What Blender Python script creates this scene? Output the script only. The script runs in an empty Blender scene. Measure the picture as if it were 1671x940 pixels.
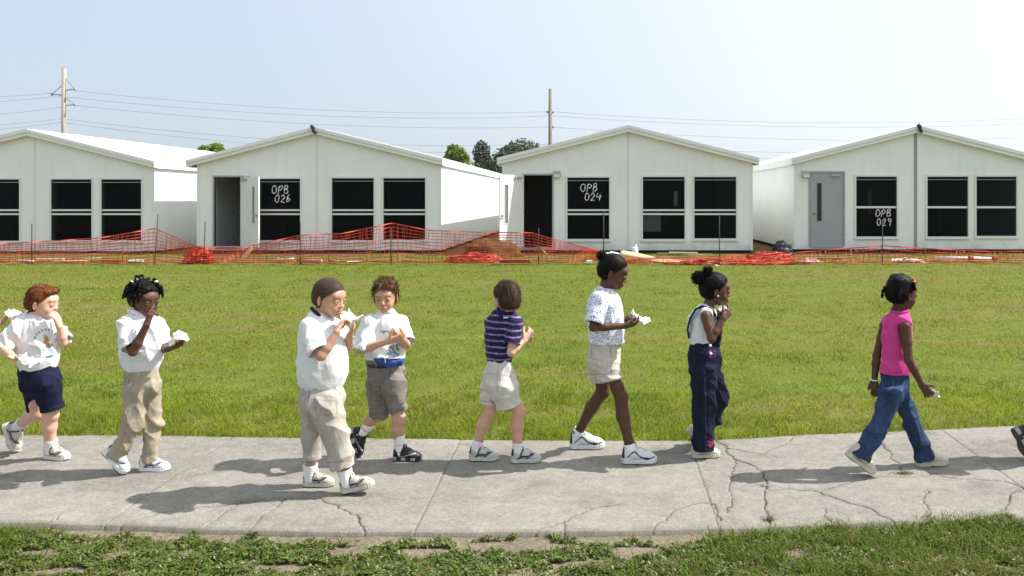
import bpy, math, random
import numpy as np
from mathutils import Vector, Matrix
random.seed(7)
RNG = np.random.default_rng(11)
scene = bpy.context.scene
COL = scene.collection
# ---------------------------------------------------------------- camera model
PW, PH = 1671.0, 940.0
F, CX, CY, HC = 1250.0, 970.0, 325.0, 1.65      # focal length and principal point in photo pixels, eye height in metres

def G(px, py, z=0.0):
    """point of the ground (height z) seen at a photo pixel"""
    Y = F*(HC-z)/(py-CY)
    return np.array([(px-CX)*Y/F, Y, z])

def P3(px, py, Y):
    return np.array([(px-CX)*Y/F, Y, HC-(py-CY)*Y/F])

# ---------------------------------------------------------------- mesh helpers
def link(name, me, mat=None, parent=None):
    o = bpy.data.objects.new(name, me)
    COL.objects.link(o)
    if mat is not None and me is not None and len(me.materials) == 0:
        me.materials.append(mat)
    if parent is not None:
        o.parent = parent
    return o

def tag(o, label=None, cat=None, group=None, kind=None):
    if label: o['label'] = label
    if cat: o['category'] = cat
    if group: o['group'] = group
    if kind: o['kind'] = kind
    return o

def empty(name, loc, label=None, cat=None, group=None):
    o = bpy.data.objects.new(name, None)
    COL.objects.link(o)
    o.location = loc
    o.empty_display_size = 0.2
    return tag(o, label, cat, group)

def mesh_np(name, V, quads=None, tris=None, smooth=True, col=None):
    me = bpy.data.meshes.new(name)
    V = np.ascontiguousarray(V, dtype=np.float32)
    parts, sizes = [], []
    if quads is not None and len(quads):
        parts.append(np.asarray(quads, dtype=np.int32).ravel()); sizes.append(np.full(len(quads), 4, np.int32))
    if tris is not None and len(tris):
        parts.append(np.asarray(tris, dtype=np.int32).ravel()); sizes.append(np.full(len(tris), 3, np.int32))
    loops = np.concatenate(parts); sz = np.concatenate(sizes)
    start = np.concatenate([[0], np.cumsum(sz)[:-1]]).astype(np.int32)
    me.vertices.add(len(V)); me.vertices.foreach_set('co', V.ravel())
    me.loops.add(len(loops)); me.loops.foreach_set('vertex_index', loops)
    me.polygons.add(len(sz)); me.polygons.foreach_set('loop_start', start)
    me.update(calc_edges=True)
    me.polygons.foreach_set('use_smooth', np.full(len(sz), smooth, dtype=bool))
    if col is not None: set_col(me, col)
    return me

def set_col(me, col):
    c = np.ones((len(me.vertices), 4), np.float32)
    c[:, :3] = np.clip(col, 0, 1)
    a = me.attributes.new('Col', 'FLOAT_COLOR', 'POINT')
    a.data.foreach_set('color', c.ravel())

def get_normals(me):
    n = np.empty(len(me.vertices)*3, np.float32)
    me.vertex_normals.foreach_get('vector', n)
    return n.reshape(-1, 3)

class MB:
    """collects boxes, bars and tubes into one mesh"""
    def __init__(s): s.v, s.f = [], []
    def add(s, vs, fs):
        n = len(s.v); s.v += [tuple(map(float, p)) for p in vs]; s.f += [tuple(i+n for i in q) for q in fs]
    def box(s, lo, hi, M=None):
        x0, y0, z0 = lo; x1, y1, z1 = hi
        vs = [(x0,y0,z0),(x1,y0,z0),(x1,y1,z0),(x0,y1,z0),(x0,y0,z1),(x1,y0,z1),(x1,y1,z1),(x0,y1,z1)]
        if M is not None: vs = [tuple(M @ Vector(p)) for p in vs]
        s.add(vs, [(0,3,2,1),(4,5,6,7),(0,1,5,4),(1,2,6,5),(2,3,7,6),(3,0,4,7)])
        return s
    def quad(s, a, b, c, d): s.add([a,b,c,d], [(0,1,2,3)]); return s
    def tube(s, pts, r, n=8, caps=True, flat=1.0):
        pts = [np.array(p, float) for p in pts]; m = len(pts)
        rs = r if hasattr(r, '__len__') else [r]*m
        vs, fs = [], []; prev = None
        for i in range(m):
            t = pts[min(i+1, m-1)]-pts[max(i-1, 0)]; t = t/(np.linalg.norm(t)+1e-9)
            if prev is None:
                a = np.array([0,0,1.]) if abs(t[2]) < .9 else np.array([0,1.,0])
                u = np.cross(t, a)
            else: u = prev-t*np.dot(prev, t)
            u /= np.linalg.norm(u)+1e-9; w = np.cross(t, u); prev = u
            for k in range(n):
                an = 2*math.pi*k/n
                vs.append(pts[i]+rs[i]*(u*math.cos(an)+w*math.sin(an)*flat))
        for i in range(m-1):
            for k in range(n):
                fs.append((i*n+k, i*n+(k+1)%n, (i+1)*n+(k+1)%n, (i+1)*n+k))
        if caps: fs.append(tuple(range(n-1,-1,-1))); fs.append(tuple((m-1)*n+k for k in range(n)))
        s.add(vs, fs); return s
    def ribbon(s, pts, w, n, th=0.0):
        """flat strip along pts, width w, normal n"""
        n = np.array(n, float); pts = [np.array(p, float) for p in pts]; vs, fs = [], []
        for i, p in enumerate(pts):
            t = pts[min(i+1, len(pts)-1)]-pts[max(i-1, 0)]; t /= np.linalg.norm(t)+1e-9
            u = np.cross(n, t); u /= np.linalg.norm(u)+1e-9
            vs += [p-u*w/2, p+u*w/2]
        for i in range(len(pts)-1): fs.append((2*i, 2*i+2, 2*i+3, 2*i+1))
        s.add(vs, fs); return s
    def build(s, name, mat, parent=None, smooth=False, bevel=0, solid=0):
        me = bpy.data.meshes.new(name); me.from_pydata(s.v, [], s.f); me.update()
        if smooth: me.polygons.foreach_set('use_smooth', [True]*len(me.polygons))
        o = link(name, me, mat, parent)
        if solid:
            m = o.modifiers.new('solid', 'SOLIDIFY'); m.thickness = solid; m.offset = 0
        if bevel:
            m = o.modifiers.new('bevel', 'BEVEL'); m.width = bevel; m.segments = 2; m.limit_method = 'ANGLE'
        return o

# ---------------------------------------------------------------- noise
_T = np.random.default_rng(3).random(65536).astype(np.float32)
def vnoise(P, seed=0):
    P = np.asarray(P, np.float32); i = np.floor(P).astype(np.int64); f = P-i; u = f*f*(3-2*f)
    def h(dx, dy, dz):
        k = ((i[:,0]+dx)*73856093) ^ ((i[:,1]+dy)*19349663) ^ ((i[:,2]+dz)*83492791) ^ (seed*2654435)
        return _T[(k ^ (k >> 13)) & 0xffff]
    x, y, z = u[:,0], u[:,1], u[:,2]
    a = h(0,0,0)*(1-x)+h(1,0,0)*x; b = h(0,1,0)*(1-x)+h(1,1,0)*x
    c = h(0,0,1)*(1-x)+h(1,0,1)*x; d = h(0,1,1)*(1-x)+h(1,1,1)*x
    return (a*(1-y)+b*y)*(1-z)+(c*(1-y)+d*y)*z
def fbm(P, seed=0, o=3):
    s, a, t = 0, 1.0, 0; P = np.asarray(P, np.float32)
    for k in range(o): s = s+a*vnoise(P*(2.03**k), seed+k); t += a; a *= .5
    return s/t
def ridge(P, seed=0): return 1-np.abs(2*vnoise(P, seed)-1)
def n2(x, y, sx, sy, seed=0, o=3): return fbm(np.stack([x*sx, y*sy, np.zeros_like(x)+.5], 1), seed, o)
def sstep(a, b, x): t = np.clip((x-a)/(b-a), 0, 1); return t*t*(3-2*t)

# ---------------------------------------------------------------- materials
def new_mat(name):
    m = bpy.data.materials.new(name); m.use_nodes = True
    nt = m.node_tree; b = nt.nodes['Principled BSDF']
    return m, nt, b
def N(nt, t, **kw):
    n = nt.nodes.new(t)
    for k, v in kw.items():
        if k in n.inputs: n.inputs[k].default_value = v
        else: setattr(n, k, v)
    return n
def bump(nt, b, scale, strength, dist=.002, detail=3, coord='Object', vec=None, prev=None):
    tc = N(nt, 'ShaderNodeTexCoord'); no = N(nt, 'ShaderNodeTexNoise'); no.inputs['Scale'].default_value = scale; no.inputs['Detail'].default_value = detail
    src = tc.outputs[coord]
    if vec:
        mp = N(nt, 'ShaderNodeMapping'); mp.inputs['Scale'].default_value = vec; nt.links.new(src, mp.inputs[0]); src = mp.outputs[0]
    nt.links.new(src, no.inputs['Vector'])
    bu = N(nt, 'ShaderNodeBump'); bu.inputs['Strength'].default_value = strength; bu.inputs['Distance'].default_value = dist
    nt.links.new(no.outputs[0], bu.inputs['Height'])
    if prev is not None: nt.links.new(prev.outputs[0], bu.inputs['Normal'])
    nt.links.new(bu.outputs[0], b.inputs['Normal']); return bu
def simple(name, c, rough=.6, spec=.4, var=.12, vscale=3.0, bsc=0, bst=0, bd=.002, metal=0, vec=None):
    """colour with a soft procedural variation and an optional bump"""
    m, nt, b = new_mat(name)
    tc = N(nt, 'ShaderNodeTexCoord'); no = N(nt, 'ShaderNodeTexNoise'); no.inputs['Scale'].default_value = vscale; no.inputs['Detail'].default_value = 6
    src = tc.outputs['Object']
    if vec:
        mp = N(nt, 'ShaderNodeMapping'); mp.inputs['Scale'].default_value = vec; nt.links.new(src, mp.inputs[0]); src = mp.outputs[0]
    nt.links.new(src, no.inputs['Vector'])
    r = N(nt, 'ShaderNodeValToRGB'); e = r.color_ramp.elements
    e[0].position, e[1].position = .3, .7
    e[0].color = (*[max(0, x*(1-var)) for x in c], 1); e[1].color = (*[min(1, x*(1+var)) for x in c], 1)
    nt.links.new(no.outputs[0], r.inputs[0]); nt.links.new(r.outputs[0], b.inputs['Base Color'])
    b.inputs['Roughness'].default_value = rough; b.inputs['Specular IOR Level'].default_value = spec; b.inputs['Metallic'].default_value = metal
    if bsc: bump(nt, b, bsc, bst, bd)
    return m
def attr_mat(name, rough=.7, spec=.3, bsc=0, bst=0, bd=.001, var=.0, vscale=60, trans=0, sheen=0, sss=0, crease=0):
    """base colour read from the mesh's own 'Col' attribute, with a little procedural variation"""
    m, nt, b = new_mat(name)
    a = N(nt, 'ShaderNodeAttribute', attribute_name='Col'); out = a.outputs['Color']
    if var:
        tc = N(nt, 'ShaderNodeTexCoord'); no = N(nt, 'ShaderNodeTexNoise'); no.inputs['Scale'].default_value = vscale; no.inputs['Detail'].default_value = 4
        nt.links.new(tc.outputs['Object'], no.inputs['Vector'])
        mr = N(nt, 'ShaderNodeMapRange'); mr.inputs[1].default_value = .3; mr.inputs[2].default_value = .7; mr.inputs[3].default_value = 1-var; mr.inputs[4].default_value = 1+var
        nt.links.new(no.outputs[0], mr.inputs[0])
        mx = N(nt, 'ShaderNodeVectorMath', operation='SCALE'); nt.links.new(out, mx.inputs[0]); nt.links.new(mr.outputs[0], mx.inputs['Scale']); out = mx.outputs[0]
    nt.links.new(out, b.inputs['Base Color'])
    b.inputs['Roughness'].default_value = rough; b.inputs['Specular IOR Level'].default_value = spec
    if sheen: b.inputs['Sheen Weight'].default_value = sheen
    if sss:
        b.inputs['Subsurface Weight'].default_value = sss; b.inputs['Subsurface Radius'].default_value = (1, .35, .2); b.inputs['Subsurface Scale'].default_value = .006
    pv = bump(nt, b, bsc, bst, bd) if bsc else None
    if crease: bump(nt, b, 26, crease, .008, 4, vec=(1.3,1.3,.55), prev=pv)
    if trans:
        t = N(nt, 'ShaderNodeBsdfTranslucent'); nt.links.new(out, t.inputs['Color'])
        mix = N(nt, 'ShaderNodeMixShader'); mix.inputs[0].default_value = trans
        nt.links.new(b.outputs[0], mix.inputs[1]); nt.links.new(t.outputs[0], mix.inputs[2])
        nt.links.new(mix.outputs[0], nt.nodes['Material Output'].inputs['Surface'])
    return m

# ---------------------------------------------------------------- camera, sun, sky
cam_d = bpy.data.cameras.new('camera'); cam = bpy.data.objects.new('camera', cam_d); COL.objects.link(cam)
cam.location = (0, 0, HC); cam.rotation_euler = (math.radians(90), 0, 0)
cam_d.sensor_fit = 'HORIZONTAL'; cam_d.sensor_width = 36.0; cam_d.lens = F/PW*36.0
cam_d.shift_x = (PW/2-CX)/PW; cam_d.shift_y = (CY-PH/2)/PW
cam_d.clip_start = .05; cam_d.clip_end = 5000
scene.camera = cam

SUN_EL, SUN_AZ = math.radians(49.5), math.radians(7.0)      # azimuth from +X towards +Y
sd = Vector((math.cos(SUN_EL)*math.cos(SUN_AZ), math.cos(SUN_EL)*math.sin(SUN_AZ), math.sin(SUN_EL)))
sun_d = bpy.data.lights.new('sun', 'SUN'); sun_d.energy = 4.5; sun_d.angle = math.radians(.55); sun_d.color = (1, .965, .9)
sun = bpy.data.objects.new('sun', sun_d); COL.objects.link(sun); sun.location = (20, 0, 30)
sun.rotation_euler = sd.to_track_quat('Z', 'Y').to_euler()
w = bpy.data.worlds.new('World'); scene.world = w; w.use_nodes = True
wn = w.node_tree; bg = wn.nodes['Background']
sky = wn.nodes.new('ShaderNodeTexSky'); sky.sky_type = 'NISHITA'; sky.sun_disc = False
sky.sun_elevation = SUN_EL; sky.sun_rotation = math.pi/2-SUN_AZ
sky.altitude = 0; sky.air_density = 1.0; sky.dust_density = 3.2; sky.ozone_density = 1.0
# thin bright haze over the whole sky, whiter towards the sun
tcw = wn.nodes.new('ShaderNodeTexCoord'); dt = wn.nodes.new('ShaderNodeVectorMath'); dt.operation = 'DOT_PRODUCT'; dt.inputs[1].default_value = sd
wn.links.new(tcw.outputs['Generated'], dt.inputs[0])
mr = wn.nodes.new('ShaderNodeMapRange'); mr.interpolation_type = 'SMOOTHSTEP'; mr.inputs[1].default_value = -.25; mr.inputs[2].default_value = .72; wn.links.new(dt.outputs['Value'], mr.inputs[0])
hc = wn.nodes.new('ShaderNodeMix'); hc.data_type = 'RGBA'; hc.inputs[6].default_value = (3.9, 4.5, 5.2, 1); hc.inputs[7].default_value = (6.6, 7.1, 7.6, 1); wn.links.new(mr.outputs[0], hc.inputs[0])
hz = wn.nodes.new('ShaderNodeMix'); hz.data_type = 'RGBA'; hz.inputs[0].default_value = .76
wn.links.new(sky.outputs[0], hz.inputs[6]); wn.links.new(hc.outputs[2], hz.inputs[7])
wn.links.new(hz.outputs[2], bg.inputs[0]); bg.inputs[1].default_value = .107
vs = scene.view_settings; vs.view_transform = 'Standard'; vs.look = 'None'; vs.exposure = .72; vs.gamma = 1.0; vs.use_curve_mapping = False
scene.cycles.max_bounces = 6; scene.cycles.diffuse_bounces = 3; scene.cycles.glossy_bounces = 3; scene.cycles.transparent_max_bounces = 12
scene.cycles.use_denoising = True
# ================================================================ SETTING
# ---- sidewalk outline (photo-measured, on the ground)
def edge(pts):
    a = np.array([G(*p)[:2] for p in pts]); return a[:,0], a[:,1]
FX, FY = edge([(0,708),(300,711),(500,714),(900,718),(1100,718),(1180,716),(1300,709),(1500,701),(1671,693)])
NX, NY = edge([(0,851),(200,855),(350,861),(500,866),(900,866),(1100,863),(1230,859),(1400,852),(1671,842)])
def lin_ext(x, X, Y):
    y = np.interp(x, X, Y)
    y = np.where(x < X[0], Y[0]+(x-X[0])*.02, y)
    return np.where(x > X[-1], Y[-1]+(x-X[-1])*.16, y)
def far_y(x): return lin_ext(x, FX, FY)
def near_y(x): return lin_ext(x, NX, NY)

joints = [[(382,713),(259,794),(160,862)],[(752,716),(675,868)],[(1123,716),(1176,868)],[(1530,697),(1676,800)],[(100,708),(-120,800)]]
cracks = [
 [(200,855),(250,838),(300,828),(350,824),(400,818),(460,812),(525,814),(560,832),(590,850),(599,868)],
 [(470,812),(440,835),(398,866)],[(392,818),(360,838),(330,858)],
 [(1160,712),(1180,725),(1195,748),(1225,760),(1245,775),(1247,800),(1250,830),(1255,862)],
 [(870,868),(920,850),(960,830),(1010,822)],[(918,850),(922,868)],
 [(1062,866),(1085,850),(1098,832),(1130,822),(1160,820),(1175,850)],
 [(1250,797),(1300,800),(1350,796),(1405,783),(1440,778),(1480,778),(1520,772),(1560,780),(1640,785),(1680,800)],
 [(1325,802),(1380,818),(1420,830),(1460,851)],[(1435,716),(1455,745),(1475,768)],[(1508,800),(1508,848)],
 [(1680,794),(1640,812),(1636,830),(1612,848)],[(1150,752),(1100,756),(1060,754)],[(1178,728),(1240,740),(1290,720),(1300,706)],
 [(1345,830),(1352,850)],[(1200,750),(1195,800),(1188,835)]]
cw = [.006,.003,.0025,.007,.006,.004,.005,.004,.005,.004,.003,.005,.003,.0028,.0025,.002]

def polyline_dist(X, Y, pts, jit=0.0, seed=0):
    g = np.array([G(*p)[:2] for p in pts]); d = np.full(X.shape, 9.0, np.float32)
    if jit:
        P = np.stack([X*9, Y*9, np.zeros_like(X)], 1)
        P2 = P*3.3
        X = X+jit*(vnoise(P, seed)-.5)*2+jit*.45*(vnoise(P2, seed+5)-.5)*2
        Y = Y+jit*(vnoise(P, seed+9)-.5)*2+jit*.45*(vnoise(P2, seed+15)-.5)*2
    for a, b in zip(g[:-1], g[1:]):
        ba = b-a; h = np.clip(((X-a[0])*ba[0]+(Y-a[1])*ba[1])/(ba@ba), 0, 1)
        d = np.minimum(d, np.hypot(X-a[0]-ba[0]*h, Y-a[1]-ba[1]*h))
    return d

def build_sidewalk():
    xs = np.concatenate([np.linspace(-60, -4.75, 50), np.linspace(-4.7, 3.7, 1500), np.linspace(3.75, 60, 50)])
    nv = 300; vv = np.linspace(0, 1, nv)
    X, T = np.meshgrid(xs, vv, indexing='ij'); X = X.ravel(); T = T.ravel()
    ny = near_y(X); fy = far_y(X)
    chip = (fbm(np.stack([X*6, X*0, X*0+3], 1), 4, 3)-.5)*.02
    Y = (ny+chip)*(1-T)+(fy+chip*.5)*T
    Z = (n2(X, Y, 1.3, 1.3, 21, 2)-.5)*.012
    dirt = np.zeros_like(X)
    for j in joints:
        d = polyline_dist(X, Y, j, .003, 2); g = 1-sstep(.002, .007, d); Z -= g*.006; dirt = np.maximum(dirt, g*.5)
    for i, (c, wd) in enumerate(zip(cracks, cw)):
        d = polyline_dist(X, Y, c, .02, 30+i)
        wl = .42*wd*(.45+1.1*vnoise(np.stack([X*16, Y*16, X*0], 1), 60+i))
        g = 1-sstep(wl*.6, wl*.6+.004, d); Z -= g*.011; dirt = np.maximum(dirt, g)
        Z -= (1-sstep(.0, .03, d))*.002
        dirt = np.maximum(dirt, (1-sstep(.0, .05, d))*.10)
    Z += (n2(X, Y, 60, 60, 8, 2)-.5)*.0016
    e = np.minimum(T, 1-T)*1.45
    Z -= (1-sstep(0, .018, e))*.006
    # colour: worn concrete, streaks, stains
    a = n2(X, Y, 1.1, 2.2, 40, 4); b_ = n2(X, Y, 14, 20, 41, 3); c_ = n2(X, Y, 90, 90, 42, 2)
    v = .212*(1+.50*(a-.5)+.45*(b_-.5)+.60*(c_-.5))
    blot = sstep(.56, .75, n2(X, Y, 3.5, 5, 45, 4)); v *= 1-.20*blot; blot = sstep(.60, .72, n2(X, Y, 1.6, 2.6, 145, 5)); v *= 1-.16*blot
    col = np.stack([v*1.065, v*1.0, v*.865], 1)
    dk = np.array([.075,.065,.05]); D = np.clip(dirt, 0, 1)[:,None]*.9
    col = col*(1-D)+dk*D
    ed = (1-sstep(0, .05, T*1.45+(b_-.5)*.05))[:,None]*.35
    col = col*(1-ed)+np.array([.17,.15,.115])*ed
    n = len(xs); i = np.arange(n-1)[:,None]*nv; k = np.arange(nv-1)[None,:]
    q = (i+k); Q = np.stack([q, q+nv, q+nv+1, q+1], -1).reshape(-1, 4)
    # drop to the soil at the near and far edges
    V = np.stack([X, Y, Z], 1)
    skirtN = V[np.arange(n)*nv].copy(); skirtN[:,2] = -.09; skirtN[:,1] -= .004
    skirtF = V[np.arange(n)*nv+nv-1].copy(); skirtF[:,2] = -.09
    o0 = len(V); V = np.vstack([V, skirtN, skirtF])
    col = np.vstack([col, np.tile([.14,.12,.09], (2*n, 1))])
    r = np.arange(n-1)
    q1 = np.stack([o0+r, o0+r+1, (r+1)*nv, r*nv], 1); q2 = np.stack([r*nv+nv-1, (r+1)*nv+nv-1, o0+n+r+1, o0+n+r], 1)
    me = mesh_np('sidewalk', V, np.vstack([Q, q1, q2]), smooth=True, col=col)
    o = link('sidewalk', me, attr_mat('concrete', .9, .15, 200, .5, .002, var=.22, vscale=130))
    tag(o, kind='structure')
build_sidewalk()

# ---- ground sheet: turf soil, bare sandy verge
def bare_mask(X, Y):
    """where the verge is bare sand (1 = bare)"""
    m = np.zeros_like(X)
    for (px, py, rx, ry) in [(140,868,95,15),(60,905,60,8),(490,880,70,20),(560,905,60,10),(770,875,130,16),(860,892,130,14),(960,878,90,12),(1040,905,60,12),(690,905,50,10),(100,935,60,8),(1290,905,40,10),(1560,915,60,8),(470,930,80,9),(260,862,70,7),(1640,930,40,8),(930,925,60,8)]:
        c = G(px, py, -.04); ex = G(px+rx, py, -.04)[0]-c[0]; ey = abs(G(px, py-ry, -.04)[1]-c[1])
        m = np.maximum(m, 1-np.hypot((X-c[0])/ex, (Y-c[1])/ey)*.95)
    strip = sstep(.16, .03, near_y(X)-Y-.05*(n2(X, Y*0, 2.2, 1, 77, 3)-.5)*2)*sstep(1.0, .3, X)*sstep(-2.9, -2.6, X)*(.55+.6*n2(X, Y*0, 1.5, 1, 78, 2))
    m = np.maximum(m, strip*.55)
    return m*.95+(n2(X, Y, 7, 9, 70, 4)-.5)*1.1+(n2(X, Y, 26, 30, 74, 2)-.5)*.5
def build_ground():
    def sheet(xs, ys):
        X, Y = np.meshgrid(xs, ys, indexing='ij'); n, m = X.shape
        i = np.arange(n-1)[:,None]*m; k = np.arange(m-1)[None,:]; q = i+k
        return X.ravel(), Y.ravel(), np.stack([q, q+m, q+m+1, q+1], -1).reshape(-1, 4)
    xs = np.concatenate([[-900,-400,-150,-80,-40,-28], np.linspace(-22, 17, 560), [24,40,80,150,400,900]])
    ys = np.concatenate([[-60,-20,-6,0,1.5,2.4], np.linspace(2.8, 4.2, 90), np.linspace(4.24, 26, 330), [30,40,60,100,200,500,1200]])
    X, Y, Q = sheet(xs, ys)
    near = Y < near_y(X)+.15
    Z = np.where(near, -.034+(n2(X, Y, 5, 5, 50, 3)-.5)*.022+(n2(X, Y, 40, 40, 51, 2)-.5)*.006, -.02+(n2(X, Y, 1.2, 1.2, 52, 3)-.5)*.03)
    inside = (Y >= near_y(X)+.03) & (Y < far_y(X)-.03); Z = np.where(inside, -.1, Z)
    g = np.array([.10,.125,.02]); dry = np.array([.15,.122,.045]); soil = np.array([.165,.138,.098]); dirt = np.array([.17,.10,.05])
    a = n2(X, Y, .22, 1.0, 55, 4)[:,None]; b_ = n2(X, Y, 5, 5, 56, 3)[:,None]
    k = .6*sstep(.48, .72, a)
    col = g*(1-k)+dry*k
    wk = sstep(19.2, 20.6, Y+(n2(X, Y, .8, 2, 57, 3)-.5)*3)[:,None]*sstep(.42, .58, n2(X, Y, .7, 1.6, 58, 3))[:,None]
    col = col*(1-.85*wk)+dirt*.85*wk
    col = np.where(near[:,None], soil*(.8+.4*b_), col*(.75+.5*b_))
    me = mesh_np('ground', np.stack([X, Y, Z], 1), Q, smooth=True, col=col)
    o = link('ground', me, attr_mat('soil', .95, .1, 60, .6, .01, var=.3, vscale=45)); tag(o, kind='structure')
build_ground()

# ---- grass field
def blades(X, Y, Z, hgt, wid, lean, col, name, mat, kind_label):
    n = len(X); ang = RNG.random(n)*6.283; la = RNG.random(n)*6.283
    tx, ty = np.cos(ang), np.sin(ang); lx, ly = np.cos(la)*lean, np.sin(la)*lean
    V = np.empty((n, 5, 3), np.float32)
    for j, (t, ww, bend) in enumerate([(0,-.5,0),(0,.5,0),(.55,-.38,.3),(.55,.38,.3),(1,0,1)]):
        V[:,j,0] = X+tx*wid*ww+lx*hgt*bend; V[:,j,1] = Y+ty*wid*ww+ly*hgt*bend; V[:,j,2] = Z+hgt*t*(1-.35*bend*lean)
    b = np.arange(n)[:,None]*5
    q = b+np.array([[0,1,3,2]]); t = b+np.array([[2,3,4]])
    me = mesh_np(name, V.reshape(-1, 3), q, t, smooth=False, col=np.repeat(col, 5, 0))
    o = link(name, me, mat); tag(o, kind_label, 'grass', kind='stuff'); return o
grass_mat = attr_mat('grass_blade', .5, .25, trans=.5)
def grass_cols(X, Y, n):
    a = n2(X, Y, .30, 1.25, 55, 4); b_ = n2(X, Y, 1.4, 2.6, 90, 3); r = RNG.random(n)
    green = np.array([.21,.275,.014]); lite = np.array([.41,.46,.032]); dry = np.array([.36,.30,.08]); deep = np.array([.055,.105,.008])
    t = np.clip((n2(X, Y, 3.2, 4.5, 99, 2)-.5)*.9+b_*1.5-.25+(r-.5)*.7, 0, 1)[:,None]
    c = deep*(1-t)+lite*t; c = c*.5+green*.5
    far = sstep(6.5, 12, Y)
    k = np.clip(sstep(.47, .66, a)*(.14+.46*far)+.10*far+(RNG.random(n)-.5)*.35, 0, 1)[:,None]
    k = np.where(Y[:,None] < 6.3, k*.5, k)
    c = c*(1-k)+dry*k
    return c*(.5+.95*RNG.random(n)[:,None])
def field():
    XS, YS, HS, WS, LS = [], [], [], [], []
    for (y0, y1, dens, h, wd) in [(5.15,6.6,4600,.075,.005),(6.6,9,2300,.06,.0065),(9,13,1150,.052,.0095),(13,18,620,.05,.014),(18,23.6,330,.05,.02),(23.6,36,60,.06,.03)]:
        xa, xb = -.80*y1-1.2, .60*y1+1.2
        n = int((y1-y0)*(xb-xa)*dens); x = xa+(xb-xa)*RNG.random(n); y = y0+(y1-y0)*RNG.random(n)
        k = (y > far_y(x)-.03+.03*RNG.random(n))
        cl = n2(x, y, 9/(1+y*.05), 9/(1+y*.05), 91, 3); k &= RNG.random(n) < .35+1.1*cl
        wk = sstep(19.2, 20.6, y+(n2(x, y, .8, 2, 57, 3)-.5)*3)*sstep(.42, .58, n2(x, y, .7, 1.6, 58, 3)); k &= RNG.random(n) > wk*.8
        x, y, cl = x[k], y[k], cl[k]; n = len(x)
        ed = 1+.55*np.exp(-np.maximum(y-far_y(x), 0)/.16)
        XS.append(x); YS.append(y); HS.append(h*(.35+.75*RNG.random(n))*(.25+1.35*cl)*ed); WS.append(wd*(.6+.7*RNG.random(n))); LS.append(.25+.85*RNG.random(n))
    X, Y, Hh, Ww, L = map(np.concatenate, (XS, YS, HS, WS, LS))
    inb = np.zeros(len(X), bool)
    for (a, b2) in [(-26,-13.6),(-12.3,-4.75),(-2.85,4.9),(6.2,16)]: inb |= (Y > 23.5) & (X > a) & (X < b2)
    k = ~inb; X, Y, Hh, Ww, L = X[k], Y[k], Hh[k], Ww[k], L[k]
    blades(X, Y, np.full(len(X), -.03), Hh, Ww, L, grass_cols(X, Y, len(X)), 'grass', grass_mat, 'mown sunlit grass field between the sidewalk and the classrooms')
field()

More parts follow.
